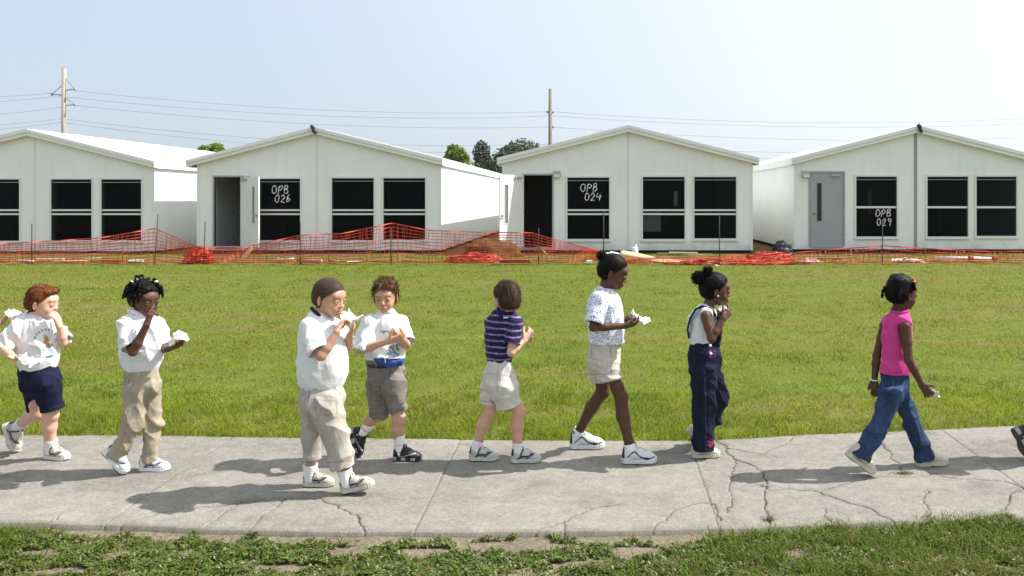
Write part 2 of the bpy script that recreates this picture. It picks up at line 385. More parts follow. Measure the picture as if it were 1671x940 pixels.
# ---- verge in front: creeping weeds and grass tufts
def verge():
    xa, xb = -3.9, 3.1
    n = 290000; x = xa+(xb-xa)*RNG.random(n); y = 2.95+1.1*RNG.random(n)
    ny = near_y(x)
    grassy = sstep(.0, .9, x-.1+(n2(x, y, 3, 3, 95, 2)-.5)*1.2)
    grassy = np.maximum(grassy, .8*sstep(-2.62, -2.95, x))
    bm = bare_mask(x, y)
    over = np.where((n2(x, y*0, 4, 1, 96, 2) > .56), .05, -.02)
    ok = (y < ny-.01+over) & (bm < .30+.06*grassy)
    x, y, grassy = x[ok], y[ok], grassy[ok]; n = len(x)
    g = RNG.random(n) < grassy*.55+.05
    # grass blades
    X, Y = x[g], y[g]; m = len(X)
    t = RNG.random(m)[:,None]; dry = (RNG.random(m) < .10+.30*sstep(.5, .7, n2(X, Y, 4, 5, 198, 2)))[:,None]
    c = np.array([.075,.13,.014])*(1-t)+np.array([.19,.26,.035])*t; c = np.where(dry, np.array([.25,.20,.075]), c)
    keep = RNG.random(m) < .15+.75*sstep(.36, .62, n2(X, Y, 9, 11, 197, 3))
    blades(X[keep], Y[keep], np.full(keep.sum(), -.03), (.022+.065*RNG.random(keep.sum())**1.8), .0035+.003*RNG.random(keep.sum()), .35+.9*RNG.random(keep.sum()), c[keep], 'verge_grass', grass_mat, 'rough grass tufts on the sandy verge along the sidewalk')
    # leaves of the creeping weeds
    X, Y = x[~g], y[~g]; hgt = n2(X, Y, 11, 11, 97, 3); dens = sstep(.33, .6, hgt); keep = RNG.random(len(X)) < .35+.65*dens
    X, Y, hgt = X[keep], Y[keep], hgt[keep]; m = len(X)
    Zc = -.032+np.clip(hgt-.3, 0, 1)*.075*RNG.random(m)**.6
    L = .0048+.0085*RNG.random(m); Wd = L*(.38+.2*RNG.random(m))
    an = RNG.random(m)*6.283; tilt = (RNG.random(m)-.25)*1.1; roll = (RNG.random(m)-.5)*1.2
    dx = np.stack([np.cos(an)*np.cos(tilt), np.sin(an)*np.cos(tilt), np.sin(tilt)], 1)
    sx = np.stack([-np.sin(an), np.cos(an), roll], 1); sx /= np.linalg.norm(sx, axis=1)[:,None]
    C = np.stack([X, Y, Zc], 1)
    V = np.stack([C-dx*L[:,None], C-dx*L[:,None]*.2+sx*Wd[:,None], C+dx*L[:,None]*.5+sx*Wd[:,None]*.75, C+dx*L[:,None], C+dx*L[:,None]*.5-sx*Wd[:,None]*.75, C-dx*L[:,None]*.2-sx*Wd[:,None]], 1)
    b = np.arange(m)[:,None]*6
    t = RNG.random(m)[:,None]; col = np.array([.045,.080,.011])*(1-t)+np.array([.15,.20,.028])*t
    rr = RNG.random(m); col = np.where((rr < .10)[:,None], np.array([.20,.135,.055]), col); col = np.where((rr > .985)[:,None], np.array([.4,.38,.25]), col)
    me = mesh_np('creeping_weeds', V.reshape(-1, 3), np.vstack([b+np.array([[0,1,2,3]]), b+np.array([[0,3,4,5]])]), smooth=False, col=np.repeat(col, 6, 0))
    o = link('creeping_weeds', me, attr_mat('weed_leaf', .45, .4, trans=.3)); tag(o, 'low creeping weeds spreading over the sandy verge', 'weeds', kind='stuff')
    # crumbs of sand and grit on the bare patches
    n = 2600; x = xa+(xb-xa)*RNG.random(n); y = 3.1+.85*RNG.random(n); ok = (bare_mask(x, y) > .1) & (y < near_y(x)); x, y = x[ok], y[ok]
    s = .0015+.004*RNG.random(len(x))**3
    base = np.array([[1,0,0],[-1,0,0],[0,1,0],[0,-1,0],[0,0,.8],[0,0,-.8]]); F8 = np.array([[0,2,4],[2,1,4],[1,3,4],[3,0,4],[2,0,5],[1,2,5],[3,1,5],[0,3,5]])
    V = np.stack([x, y, np.full(len(x), -.032)], 1)[:,None,:]+base[None]*s[:,None,None]*(.6+.8*RNG.random((len(x), 6, 1)))
    T = (np.arange(len(x))[:,None,None]*6+F8[None]).reshape(-1, 3); t = RNG.random(len(x))[:,None]
    me = mesh_np('gravel', V.reshape(-1, 3), None, T, smooth=False, col=np.repeat(np.array([.16,.12,.085])*(1-t)+np.array([.42,.37,.3])*t, 6, 0))
    tag(link('gravel', me, attr_mat('grit', .9, .2)), 'sand grit and pebbles on the bare verge', 'gravel', kind='stuff')
verge()
def crack_tuft(px, py, n, spread, dry, label):
    c = G(px, py); X = c[0]+RNG.normal(0, spread, n); Y = c[1]+RNG.normal(0, spread*.25, n)
    col = np.where(RNG.random(n)[:,None] < dry, np.array([.19,.15,.06]), np.array([.08,.11,.02]))*(.6+.8*RNG.random((n, 1)))
    o = blades(X, Y, np.full(n, -.004), .012+.02*RNG.random(n), .003+.002*RNG.random(n), 1.0+1.2*RNG.random(n), col, 'weed_tuft', grass_mat, label)
    o['category'] = 'weed'; del o['kind']
crack_tuft(1475, 773, 130, .03, .6, 'brownish weed tuft in the sidewalk crack by the jeans girl\'s feet')
crack_tuft(1255, 848, 70, .015, .7, 'dry weed sprig where a long crack meets the near sidewalk edge')
crack_tuft(1640, 842, 60, .02, .4, 'small weed in the chipped near edge at the right of the walk')
crack_tuft(1245, 794, 26, .012, .2, 'tiny green weed at the crossing of two sidewalk cracks')

# ================================================================ CLASSROOMS
Y0 = 23.7; SC = F/Y0
def fx(px): return (px-CX)/SC
def fz(py): return HC-(py-CY)/SC
M = {}
def siding():
    m = simple('painted_siding', (.83,.845,.82), .75, .2, .03, 1.2); nt = m.node_tree; b = nt.nodes['Principled BSDF']; tc = N(nt, 'ShaderNodeTexCoord')
    sep = N(nt, 'ShaderNodeSeparateXYZ'); nt.links.new(tc.outputs['Object'], sep.inputs[0])
    mp = N(nt, 'ShaderNodeMapping'); mp.inputs['Scale'].default_value = (3.5, 3.5, .22); nt.links.new(tc.outputs['Object'], mp.inputs[0])
    no = N(nt, 'ShaderNodeTexNoise'); no.inputs['Scale'].default_value = 2.2; no.inputs['Detail'].default_value = 7; nt.links.new(mp.outputs[0], no.inputs['Vector'])
    st = N(nt, 'ShaderNodeMapRange'); st.inputs[1].default_value = .52; st.inputs[2].default_value = .75; st.inputs[3].default_value = 0; st.inputs[4].default_value = .12; nt.links.new(no.outputs[0], st.inputs[0])
    n2_ = N(nt, 'ShaderNodeTexNoise'); n2_.inputs['Scale'].default_value = 3.2; n2_.inputs['Detail'].default_value = 6; nt.links.new(tc.outputs['Object'], n2_.inputs['Vector'])
    ad = N(nt, 'ShaderNodeMath', operation='MULTIPLY_ADD'); ad.inputs[1].default_value = .9; nt.links.new(n2_.outputs[0], ad.inputs[0]); ad.inputs[2].default_value = -.28
    sp = N(nt, 'ShaderNodeMath', operation='SUBTRACT'); nt.links.new(ad.outputs[0], sp.inputs[0]); nt.links.new(sep.outputs['Z'], sp.inputs[1])
    s2 = N(nt, 'ShaderNodeMapRange'); s2.inputs[1].default_value = -.12; s2.inputs[2].default_value = .2; s2.inputs[4].default_value = .5; nt.links.new(sp.outputs[0], s2.inputs[0])
    mxf = N(nt, 'ShaderNodeMath', operation='MAXIMUM'); nt.links.new(st.outputs[0], mxf.inputs[0]); nt.links.new(s2.outputs[0], mxf.inputs[1])
    mx = N(nt, 'ShaderNodeMix'); mx.data_type = 'RGBA'; mx.inputs[7].default_value = (.46,.43,.36,1); old = b.inputs['Base Color'].links[0].from_socket
    nt.links.new(mxf.outputs[0], mx.inputs[0]); nt.links.new(old, mx.inputs[6]); nt.links.new(mx.outputs[2], b.inputs['Base Color'])
    wv = N(nt, 'ShaderNodeTexWave'); wv.bands_direction = 'X'; wv.inputs['Scale'].default_value = .82; nt.links.new(tc.outputs['Object'], wv.inputs['Vector'])
    gr = N(nt, 'ShaderNodeMapRange'); gr.inputs[1].default_value = 0; gr.inputs[2].default_value = .012; nt.links.new(wv.outputs['Fac'], gr.inputs[0])
    fn = N(nt, 'ShaderNodeTexNoise'); fn.inputs['Scale'].default_value = 60; fn.inputs['Detail'].default_value = 4; nt.links.new(mp.outputs[0], fn.inputs['Vector'])
    hs = N(nt, 'ShaderNodeMath', operation='MULTIPLY_ADD'); hs.inputs[1].default_value = .25; nt.links.new(fn.outputs[0], hs.inputs[0]); nt.links.new(gr.outputs[0], hs.inputs[2])
    bu = N(nt, 'ShaderNodeBump'); bu.inputs['Strength'].default_value = .25; bu.inputs['Distance'].default_value = .005; nt.links.new(hs.outputs[0], bu.inputs['Height']); nt.links.new(bu.outputs[0], b.inputs['Normal'])
    return m
M['wall'] = siding()
M['trim'] = simple('white_trim', (.80,.81,.79), .55, .35, .03, 2.0)
M['roof'] = simple('white_roof', (.82,.82,.80), .6, .3, .03, .8)
M['frame'] = simple('window_frame', (.70,.73,.70), .5, .4, .03, 3)
M['door'] = simple('grey_door_paint', (.34,.36,.37), .5, .4, .04, 2)
M['doorw'] = simple('white_door_paint', (.74,.75,.73), .5, .4, .04, 2)
M['jamb'] = simple('grey_jamb', (.36,.38,.38), .5, .4, .05, 2)
M['dark'] = simple('shadow_gap', (.03,.028,.025), .9, .1, .1, 3)
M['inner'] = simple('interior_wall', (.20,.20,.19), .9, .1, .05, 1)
M['seam'] = simple('grey_seam', (.30,.31,.30), .6, .3, .06, 4)
M['seamw'] = simple('pale_seam', (.70,.72,.69), .7, .3, .03, 4)
M['tar'] = simple('tar_patch', (.035,.04,.032), .8, .3, .3, 20)
M['metal'] = simple('brushed_metal', (.45,.45,.43), .35, .5, .08, 8, metal=.8)
M['chalk'] = simple('chalk_paint', (.80,.80,.78), .9, .1, .1, 60)
M['lampbox'] = simple('lamp_housing', (.42,.42,.40), .6, .3, .06, 6)
def glass(name, tr):
    m, nt, b = new_mat(name)
    b.inputs['Base Color'].default_value = (.006,.007,.008,1); b.inputs['Roughness'].default_value = .06; b.inputs['Specular IOR Level'].default_value = .16
    no = N(nt, 'ShaderNodeTexNoise'); no.inputs['Scale'].default_value = 1.6
    tc = N(nt, 'ShaderNodeTexCoord'); nt.links.new(tc.outputs['Object'], no.inputs['Vector'])
    bu = N(nt, 'ShaderNodeBump'); bu.inputs['Strength'].default_value = .05; bu.inputs['Distance'].default_value = .02; nt.links.new(no.outputs[0], bu.inputs['Height']); nt.links.new(bu.outputs[0], b.inputs['Normal'])
    t = N(nt, 'ShaderNodeBsdfTransparent'); t.inputs[0].default_value = (.62,.66,.66,1)
    mx = N(nt, 'ShaderNodeMixShader'); mx.inputs[0].default_value = tr
    nt.links.new(b.outputs[0], mx.inputs[1]); nt.links.new(t.outputs[0], mx.inputs[2]); nt.links.new(mx.outputs[0], nt.nodes['Material Output'].inputs['Surface'])
    return m
M['glass'] = glass('tinted_glass', .80)

def letter_strokes(ch):
    S = {'O': [[(.5,1),(.15,.85),(.02,.5),(.12,.12),(.45,0),(.85,.12),(.98,.5),(.85,.88),(.45,1)]],
         'P': [[(.12,0),(.15,.5),(.2,1)],[(.1,.95),(.6,1),(.92,.85),(.85,.58),(.5,.47),(.18,.48)]],
         'B': [[(.12,0),(.15,.5),(.2,1)],[(.1,.98),(.65,1),(.8,.8),(.55,.58),(.2,.53),(.7,.5),(.95,.28),(.7,.03),(.1,0)]],
         '0': [[(.5,1),(.15,.85),(.05,.5),(.15,.12),(.45,0),(.8,.12),(.92,.5),(.8,.88),(.45,1)]],
         '2': [[(.08,.75),(.25,.97),(.6,1),(.82,.8),(.65,.5),(.05,.03),(.5,.06),(.95,.02)]],
         '4': [[(.22,1),(.02,.42),(.5,.44),(1.1,.5)],[(.82,.78),(.74,.3),(.68,-.06)]],
         '6': [[(.75,1),(.3,.75),(.08,.35),(.3,.02),(.7,.05),(.85,.3),(.6,.5),(.15,.35)]],
         '9': [[(.85,.72),(.55,.55),(.2,.65),(.2,.9),(.55,1),(.85,.85),(.82,.4),(.7,-.12)]]}
    return S[ch]
def lettering(parent, y, rows, zoff):
    """hand-painted strokes on the pane; rows = (text, px left, py top, px letter width, px height)"""
    mb = MB()
    for text, px, py, wl, hl in rows:
        for i, ch in enumerate(text):
            for st in letter_strokes(ch):
                pts = []
                for (a, b) in st:
                    X = fx(px+i*wl*1.28+a*wl+(1-b)*-1.2); Zz = fz(py+hl*(1-b)+.5*math.sin(i*2.1))+zoff; pts.append((X, y, Zz))
                # resample
                pp = []
                for a, b in zip(pts[:-1], pts[1:]): pp += [tuple(np.array(a)*(1-t)+np.array(b)*t) for t in (0, .5)]
                pp.append(pts[-1]); mb.tube([(a+.006*math.sin(c*37+i),b_,c+.008*math.sin(a*41+i*3)) for a,b_,c in pp], [.013+.005*math.sin(k*1.7+i*2) for k in range(len(pp))], 6, True, 1.0)
    for i, v in enumerate(mb.v): mb.v[i] = (v[0], y+(v[1]-y)*.12, v[2])
    mb.build('lettering', M['chalk'], parent, True)

def window(root, c, rails, zoff, split=True):
    """c = (x0, x1, y_top, y_bottom) in photo pixels of the glazed opening"""
    x0, x1, z1, z0 = fx(c[0]), fx(c[1]), fz(c[2])+zoff, fz(c[3])+zoff
    t = .055; yf = Y0-.03; m = MB()
    m.box((x0-t, yf, z0-t), (x0, yf+.1, z1+t)); m.box((x1, yf, z0-t), (x1+t, yf+.1, z1+t))
    m.box((x0, yf, z1), (x1, yf+.1, z1+t)); m.box((x0, yf, z0-t), (x1, yf+.1, z0))
    for (ya, yb) in rails: m.box((x0, yf+.035, fz(yb)+zoff), (x1, yf+.075, fz(ya)+zoff))
    fr = m.build('window', M['frame'], root, bevel=.006)
    m = MB(); zt = z1-.085
    m.box((x0, yf+.045, zt-.012), (x1, yf+.06, zt+.010)); m.build('sash', M['seam'], fr)
    zs = [z1]+[v for (ya, yb) in rails for v in (fz(ya)+zoff, fz(yb)+zoff)]+[z0]
    for k in range(0, len(zs), 2):
        yy = yf+(.055 if k == 0 else .062); MB().box((x0, yy, zs[k+1]), (x1, yy+.006, zs[k])).build('pane', M['glass'], fr)
    MB().box((x0-t-.02, yf-.035, z0-t-.03), (x1+t+.02, yf+.02, z0-t-.002)).build('sill', M['frame'], fr, bevel=.005)
    return fr, yf+.055

def door_leaf(root, hinge_x, z0, z1, width, ang, side, mat, strip_px=None):
    """leaf hinged at hinge_x in the facade; ang 0 lies against the wall, side = +1 swings to the right"""
    a = math.radians(ang); d = Vector((math.cos(a)*side, -math.sin(a), 0)); n = Vector((-math.sin(a), -math.cos(a)*side, 0))
    if n.y > 0: n = -n
    O = Vector((hinge_x, Y0-.03, z0)); Mx = Matrix(((d.x, n.x, 0, O.x), (d.y, n.y, 0, O.y), (0, 0, 1, O.z), (0, 0, 0, 1)))
    hgt = z1-z0; m = MB(); u0, u1, v0, v1 = width*.66, width*.80, hgt*.34, hgt*.86
    for lo, hi in [((0,-.022,0),(u0,.022,hgt)), ((u1,-.022,0),(width,.022,hgt)), ((u0,-.022,0),(u1,.022,v0)), ((u0,-.022,v1),(u1,.022,hgt))]: m.box(lo, hi, Mx)
    lf = m.build('door', mat, root)
    MB().box((u0,-.006,v0), (u1,.006,v1), Mx).build('pane', M['doorglass'] , lf)
    m = MB()
    for lo, hi in [((u0-.025,.022,v0-.025),(u0,.03,v1+.025)), ((u1,.022,v0-.025),(u1+.025,.03,v1+.025)), ((u0,.022,v1),(u1,.03,v1+.025)), ((u0,.022,v0-.025),(u1,.03,v0))]: m.box(lo, hi, Mx)
    m.build('vision_frame', mat, lf)
    m = MB(); c = Mx @ Vector((width*.91, .03, hgt*.45)); e = Mx @ Vector((width*.91, .075, hgt*.45)); g = Mx @ Vector((width*.80, .075, hgt*.45))
    m.tube([c, e, g], .014, 8); m.tube([Mx @ Vector((width*.91, .022, hgt*.45)), Mx @ Vector((width*.91, .034, hgt*.45))], .035, 10); m.build('handle', M['metal'], lf, True)
    for hz in (.1, .5, .9): MB().tube([Mx @ Vector((.0, .026, hgt*hz-.05)), Mx @ Vector((.0, .026, hgt*hz+.05))], .014, 8).build('hinge', M['metal'], lf, True)
    MB().box((width*.08, .022, hgt-.11), (width*.38, .075, hgt-.045), Mx).build('door_closer', M['lampbox'], lf, bevel=.006)
    return lf
M['doorglass'] = simple('wired_door_glass', (.22,.23,.24), .1, .5, .05, 3)
M['doorglassd'] = simple('dark_door_glass', (.02,.022,.025), .08, .4, .1, 3)

def facade(openings, xl, xr, zb, ze, xc, zp, th=.12):
    """gabled wall with holes; openings = (x0, x1, z0, z1)"""
    m = MB(); xs = sorted({xl, xr, *[v for o in openings for v in o[:2]]}); zs = sorted({zb, ze, *[v for o in openings for v in o[2:]]})
    for y in (Y0, Y0+th):
        for a, b in zip(xs[:-1], xs[1:]):
            for c, d in zip(zs[:-1], zs[1:]):
                mx, mz = (a+b)/2, (c+d)/2
                if any(o[0] < mx < o[1] and o[2] < mz < o[3] for o in openings): continue
                m.quad((a,y,c), (b,y,c), (b,y,d), (a,y,d))
        m.add([(xl,y,ze), (xr,y,ze), (xc,y,zp)], [(0,1,2)])
    for (a, b, c, d) in openings:
        for p, q in [((a,c),(a,d)), ((b,c),(b,d)), ((a,c),(b,c)), ((a,d),(b,d))]:
            m.quad((p[0],Y0,p[1]), (q[0],Y0,q[1]), (q[0],Y0+th,q[1]), (p[0],Y0+th,p[1]))
    m.quad((xl,Y0,zb), (xl,Y0+th,zb), (xr,Y0+th,zb), (xr,Y0,zb))
    return m

def classroom(label, wl, wr, pk, roof_l, roof_r, zoff, wins, rails, door, letter=None, seam=None, depth=17.0):
    xl, xr, xc = fx(wl), fx(wr), fx(pk[0]); zb = .07+zoff
    zpk = fz(pk[1])+zoff*0; rl, rr = fx(roof_l[0]), fx(roof_r[0]); zl, zr = fz(roof_l[1]), fz(roof_r[1])
    base = Vector(((xl+xr)/2, Y0, zoff))
    root = empty('classroom_building', base, label, 'classroom', 'white portable classrooms in a row')
    ZO = 0.0
    ops = []
    for c in wins: ops.append((fx(c[0]), fx(c[1]), fz(c[3]), fz(c[2])))
    if door: ops.append((fx(door['x'][0]), fx(door['x'][1]), fz(door['y'][1]), fz(door['y'][0])))
    sl_l = (zpk-zl)/(xc-rl); sl_r = (zpk-zr)/(rr-xc); drop = .17
    ze = min(zpk-sl_l*(xc-xl), zpk-sl_r*(xr-xc))-drop
    wall = facade(ops, xl, xr, zb, ze, xc, zpk-drop-.02)
    y1 = Y0+depth
    for x in (xl, xr):
        e = .12 if x == xl else -.12
        for xx in (x, x+e): wall.quad((xx,Y0,zb), (xx,y1,zb), (xx,y1,ze), (xx,Y0,ze))
        wall.quad((x,Y0,zb), (x,y1,zb), (x+e,y1,zb), (x+e,Y0,zb))
    wall.quad((xl,y1,zb), (xr,y1,zb), (xr,y1,ze), (xl,y1,ze)); wall.add([(xl,y1,ze), (xr,y1,ze), (xc,y1,zpk-drop-.02)], [(0,1,2)])
    kids = [wall.build('wall', M['wall'])]
    m = MB(); m.box((xl+.05, Y0+.06, -.05+zoff), (xr-.05, y1-.06, zb+.0)); kids.append(m.build('shadow_skirting', M['dark']))  # recessed base, near-black colour stands in for the shade under the wall
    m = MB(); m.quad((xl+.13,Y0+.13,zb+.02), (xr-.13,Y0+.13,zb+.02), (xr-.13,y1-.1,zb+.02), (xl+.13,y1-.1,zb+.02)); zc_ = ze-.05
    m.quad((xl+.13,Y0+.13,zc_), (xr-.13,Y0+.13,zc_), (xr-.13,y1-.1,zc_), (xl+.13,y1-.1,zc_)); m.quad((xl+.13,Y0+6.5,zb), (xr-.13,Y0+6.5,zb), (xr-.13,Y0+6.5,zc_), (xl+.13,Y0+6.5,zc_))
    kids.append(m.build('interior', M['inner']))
    # roof: two slabs with overhang, meeting at the ridge
    oh = .14; ov = .05
    m = MB(); t = .055
    for (xe, ze_, s) in ((rl, zl, -1), (rr, zr, 1)):
        ya, yb = Y0-oh-ov, y1+.15; vs = [(xe,ya,ze_), (xc,ya,zpk), (xc,yb,zpk), (xe,yb,ze_)]
        m.add(vs+[(p[0], p[1], p[2]-t) for p in vs], [(0,1,2,3),(7,6,5,4),(0,4,5,1),(2,6,7,3),(3,7,4,0)])
    roof = m.build('roof', M['roof'])
    kids.append(roof)
    m = MB()                                                                  # standing seams of the sheet roof
    for (xe, ze_) in ((rl, zl), (rr, zr)):
        k = 0; yy = Y0+.9
        while yy < y1:
            m.add([(xe,yy,ze_+.0), (xc,yy,zpk), (xc,yy+.03,zpk), (xe,yy+.03,ze_), (xe,yy,ze_+.025), (xc,yy,zpk+.025), (xc,yy+.03,zpk+.025), (xe,yy+.03,ze_+.025)], [(4,5,6,7),(0,1,5,4),(3,7,6,2),(0,4,7,3)]); yy += 1.22
    m.build('roof_seam', M['trim'], roof)
    # fascia: upper drip strip and lower board, front rake
    m, m2 = MB(), MB()
    for (xe, ze_, s) in ((rl, zl, -1), (rr, zr, 1)):
        def rake(mm, ya, yb, d0, d1):
            vs = [(xe,ya,ze_-d0), (xc,ya,zpk-d0), (xc,ya,zpk-d1), (xe,ya,ze_-d1)]
            mm.add(vs+[(p[0], yb, p[2]) for p in vs], [(0,1,2,3),(7,6,5,4),(0,4,5,1),(3,2,6,7),(0,3,7,4)])
        rake(m, Y0-oh-.03, Y0-.002, .058, .205); rake(m2, Y0-oh-ov-.012, Y0-oh-.031, .0, .10)
    kids.append(m.build('fascia', M['trim'])); kids.append(m2.build('drip_edge', M['trim']))
    for xe, ze_, s in ((rl, zl, 1), (rr, zr, -1)):                            # eave fascia along both sides
        m = MB(); m.box((min(xe, xe+s*.03), Y0-.001, ze_-.22), (max(xe, xe+s*.03), y1+.1, ze_-.057))
        m.quad((xe+s*.03, Y0, ze_-.20), (xl if s == 1 else xr, Y0, ze_-.20), (xl if s == 1 else xr, y1, ze_-.20), (xe+s*.03, y1, ze_-.20))
        kids.append(m.build('eave_board', M['trim']))
    m = MB()
    sx = fx(seam[0]) if seam else xc; sw = (.045 if seam and seam[1] == 'seam' else .03)
    m.box((sx-sw, Y0-.012, zb+.01), (sx+sw, Y0-.002, zpk-.21)); kids.append(m.build('seam_trim', M[seam[1] if seam else 'seamw']))
    for cx_ in (xl, xr):
        s = 1 if cx_ == xl else -1; m = MB(); m.box((min(cx_-s*.008, cx_+s*.07), Y0-.014, zb), (max(cx_-s*.008, cx_+s*.07), Y0-.003, ze-.02))
        kids.append(m.build('corner_trim', M['trim']))
    if seam and len(seam) > 2:
        pm = MB(); pm.tube([(xc-.05, Y0-.24, zpk+.03), (xc+.01, Y0-.25, zpk-.03), (xc+.03, Y0-.24, zpk-.14), (xc+.10, Y0-.2, zpk-.20)], [.05,.06,.05,.035], 8); kids.append(pm.build('ridge_cap', M['tar'], None, True))
    for i, c in enumerate(wins):
        fr, yp = window(None, c, rails, 0); kids.append(fr)
        if letter and letter[0] == i: lettering(fr, yp-.006, letter[1], 0)
    if door:
        x0, x1 = fx(door['x'][0]), fx(door['x'][1]); z1, z0 = fz(door['y'][0]), fz(door['y'][1]); t = .05
        m = MB(); m.box((x0-t,Y0-.025,z0), (x0,Y0+.1,z1+t)); m.box((x1,Y0-.025,z0), (x1+t,Y0+.1,z1+t)); m.box((x0,Y0-.025,z1), (x1,Y0+.1,z1+t)); m.box((x0,Y0-.06,z0-.05), (x1,Y0+.1,z0-.002))
        kids.append(m.build('door_frame', M[door.get('jamb', 'jamb')]))
        if door['state'] == 'closed': lf = door_leaf(None, x1-.01, z0, z1-.005, x1-x0-.02, 0, -1, M['door'])
        else: lf = door_leaf(None, x1+.02 if door['side'] > 0 else x0-.02, z0, z1, .93, door['ang'], door['side'], M['doorw'])
        kids.append(lf)
        if door['state'] == 'closed':
            lf.location.y += .045
            for ch in lf.children:
                if ch.name.startswith('pane'): ch.data.materials.clear(); ch.data.materials.append(M['doorglassd'])
        lx, lz = fx(door['lamp'][0]), fz(door['lamp'][1])
        m = MB(); m.box((lx-.11,Y0-.15,lz-.09), (lx+.11,Y0-.002,lz+.11)); lamp = m.build('wall_lamp', M['lampbox'], None, bevel=.012); kids.append(lamp)
        MB().box((lx-.085,Y0-.155,lz-.085), (lx+.085,Y0-.13,lz+.01)).build('lamp_lens', M['frame'], lamp)
    for o in kids:
        o.parent = root; o.matrix_parent_inverse = Matrix.Translation(-base)
    return root
R2 = [(341.5,344.5),(348,351)]
classroom('white portable classroom partly outside the frame at far left, no door in view', -151, 252, (50,211), (-158,262), (257,263), -.03,
          [(-34,32,293,393),(84,150,293,392),(166,231,293,392)], R2, None, seam=(57,'seamw'))
classroom('white portable classroom with OPB 026 on its window and grey doorway open', 322, 720, (515,208), (308,262), (724,259), 0,
          [(424,490,292,392),(542,610,291,392),(626,694,291,391)], R2, dict(x=(350,393), y=(289,402), state='open', side=1, ang=33, lamp=(402,293)),
          letter=(0, [('OPB',444,303,7.6,13),('026',449,318,7.2,12)]), seam=(517,'seamw',1))
classroom('white portable classroom with OPB 024 on its window and black open doorway', 820, 1228, (1025,205), (812,258), (1237,258), .0,
          [(926,994,290,390),(1049,1117,289,390),(1133,1201,289,389)], R2, dict(x=(855,901), y=(286,404), state='open', side=-1, ang=45, lamp=(909,285)),
          letter=(0, [('OPB',948,300,7.8,12.5),('024',955,315,7.4,12)]), seam=(1025,'seamw'))
classroom('white portable classroom with closed grey door and OPB 029 on its window', 1296, 1694, (1495,206), (1290,258), (1702,258), .03,
          [(1397,1463,288.5,386),(1513,1579,288.5,386),(1593,1658,288.5,385)], [(336.5,340)], dict(x=(1322,1376), y=(282,401), state='closed', lamp=(1314,285)),
          letter=(0, [('OPB',1430,342,7,11.5),('029',1432,357,6.6,11)]), seam=(1494,'seam',1))
# board and papers seen through the middle window of the third classroom
MB().box((fx(1049), Y0+.075, fz(378)), (fx(1079), Y0+.10, fz(346))).build('whiteboard', M['trim'])
tag(bpy.data.objects['whiteboard'], 'white board standing inside the middle window of the OPB 024 classroom', 'board')
MB().box((fx(1100), Y0+.07, fz(336)), (fx(1106), Y0+.075, fz(312))).build('paper_strip', M['trim'])
tag(bpy.data.objects['paper_strip'], 'pale paper strip hung inside the middle window of the OPB 024 classroom', 'paper')
MB().box((fx(1418), Y0+.07, fz(348)), (fx(1424), Y0+.075, fz(311))).build('paper_notice', M['seam'])
tag(bpy.data.objects['paper_notice'], 'narrow paper notice inside the OPB 029 window', 'paper')

# ================================================================ POLES, WIRES, TREES
M['pole'] = simple('concrete_pole', (.36,.33,.28), .85, .2, .12, 3, vec=(1,1,.2))
M['poled'] = simple('weathered_pole', (.24,.22,.18), .85, .2, .15, 3, vec=(1,1,.2))
M['steel'] = simple('dull_steel', (.20,.21,.22), .5, .4, .1, 6)
M['wire'] = simple('aluminium_wire', (.22,.24,.27), .5, .4, .05, 1)
def upole(px, py_top, Y, wpx, arms, mat, label):
    t = P3(px, py_top, Y); r = wpx/2*Y/F; root = empty('utility_pole', (t[0], Y, 0), label, 'utility pole', 'utility poles behind the classrooms')
    h = t[2]; MB().tube([(0,0,-.3), (0,0,h)], [r*1.25, r*.85], 12).build('pole', mat, root, True)
    for (side, apy, ln, brace) in arms:
        z = HC-(apy-CY)*Y/F; L = ln*Y/F; m = MB()
        m.tube([(side*r*.5,0,z), (side*L,0,z+.05)], .05, 6); m.tube([(side*r*.5,0,z+brace*Y/F), (side*L,0,z+.05)], .03, 6); m.build('crossarm', M['steel'], root, True)
        MB().tube([(side*L,0,z-.08), (side*L,0,z+.0), (side*L,0,z+.2)], [.04,.09,.05], 8).build('insulator', M['seam'], root, True)
    MB().tube([(0,0,h-.02),(0,0,h+.05)], r*.8, 10).build('pole_cap', M['steel'], root, True)
upole(104.5, 112, 70, 7.5, [(-1,155,20,17),(1,147,18,20),(1,172,18,13)], M['pole'], 'pale concrete utility pole with short brackets behind the left classroom')
upole(898, 146, 84, 6.5, [(-1,184,5,3),(1,184,5,3),(1,208,5,4)], M['poled'], 'darker thin utility pole behind the OPB 024 classroom roof')
def wire(i, segs):
    m = MB()
    for (a, b, sag) in segs:
        A, B = P3(*a), P3(*b); pts = []
        for t in np.linspace(0, 1, 25):
            p = A*(1-t)+B*t; p[2] -= sag*4*t*(1-t); pts.append(p)
        m.tube(pts, .017, 5)
    return m.build('power_line', M['wire'], None, True)
YL, Y1_, Y2_, Y3_ = 56, 70, 84, 100
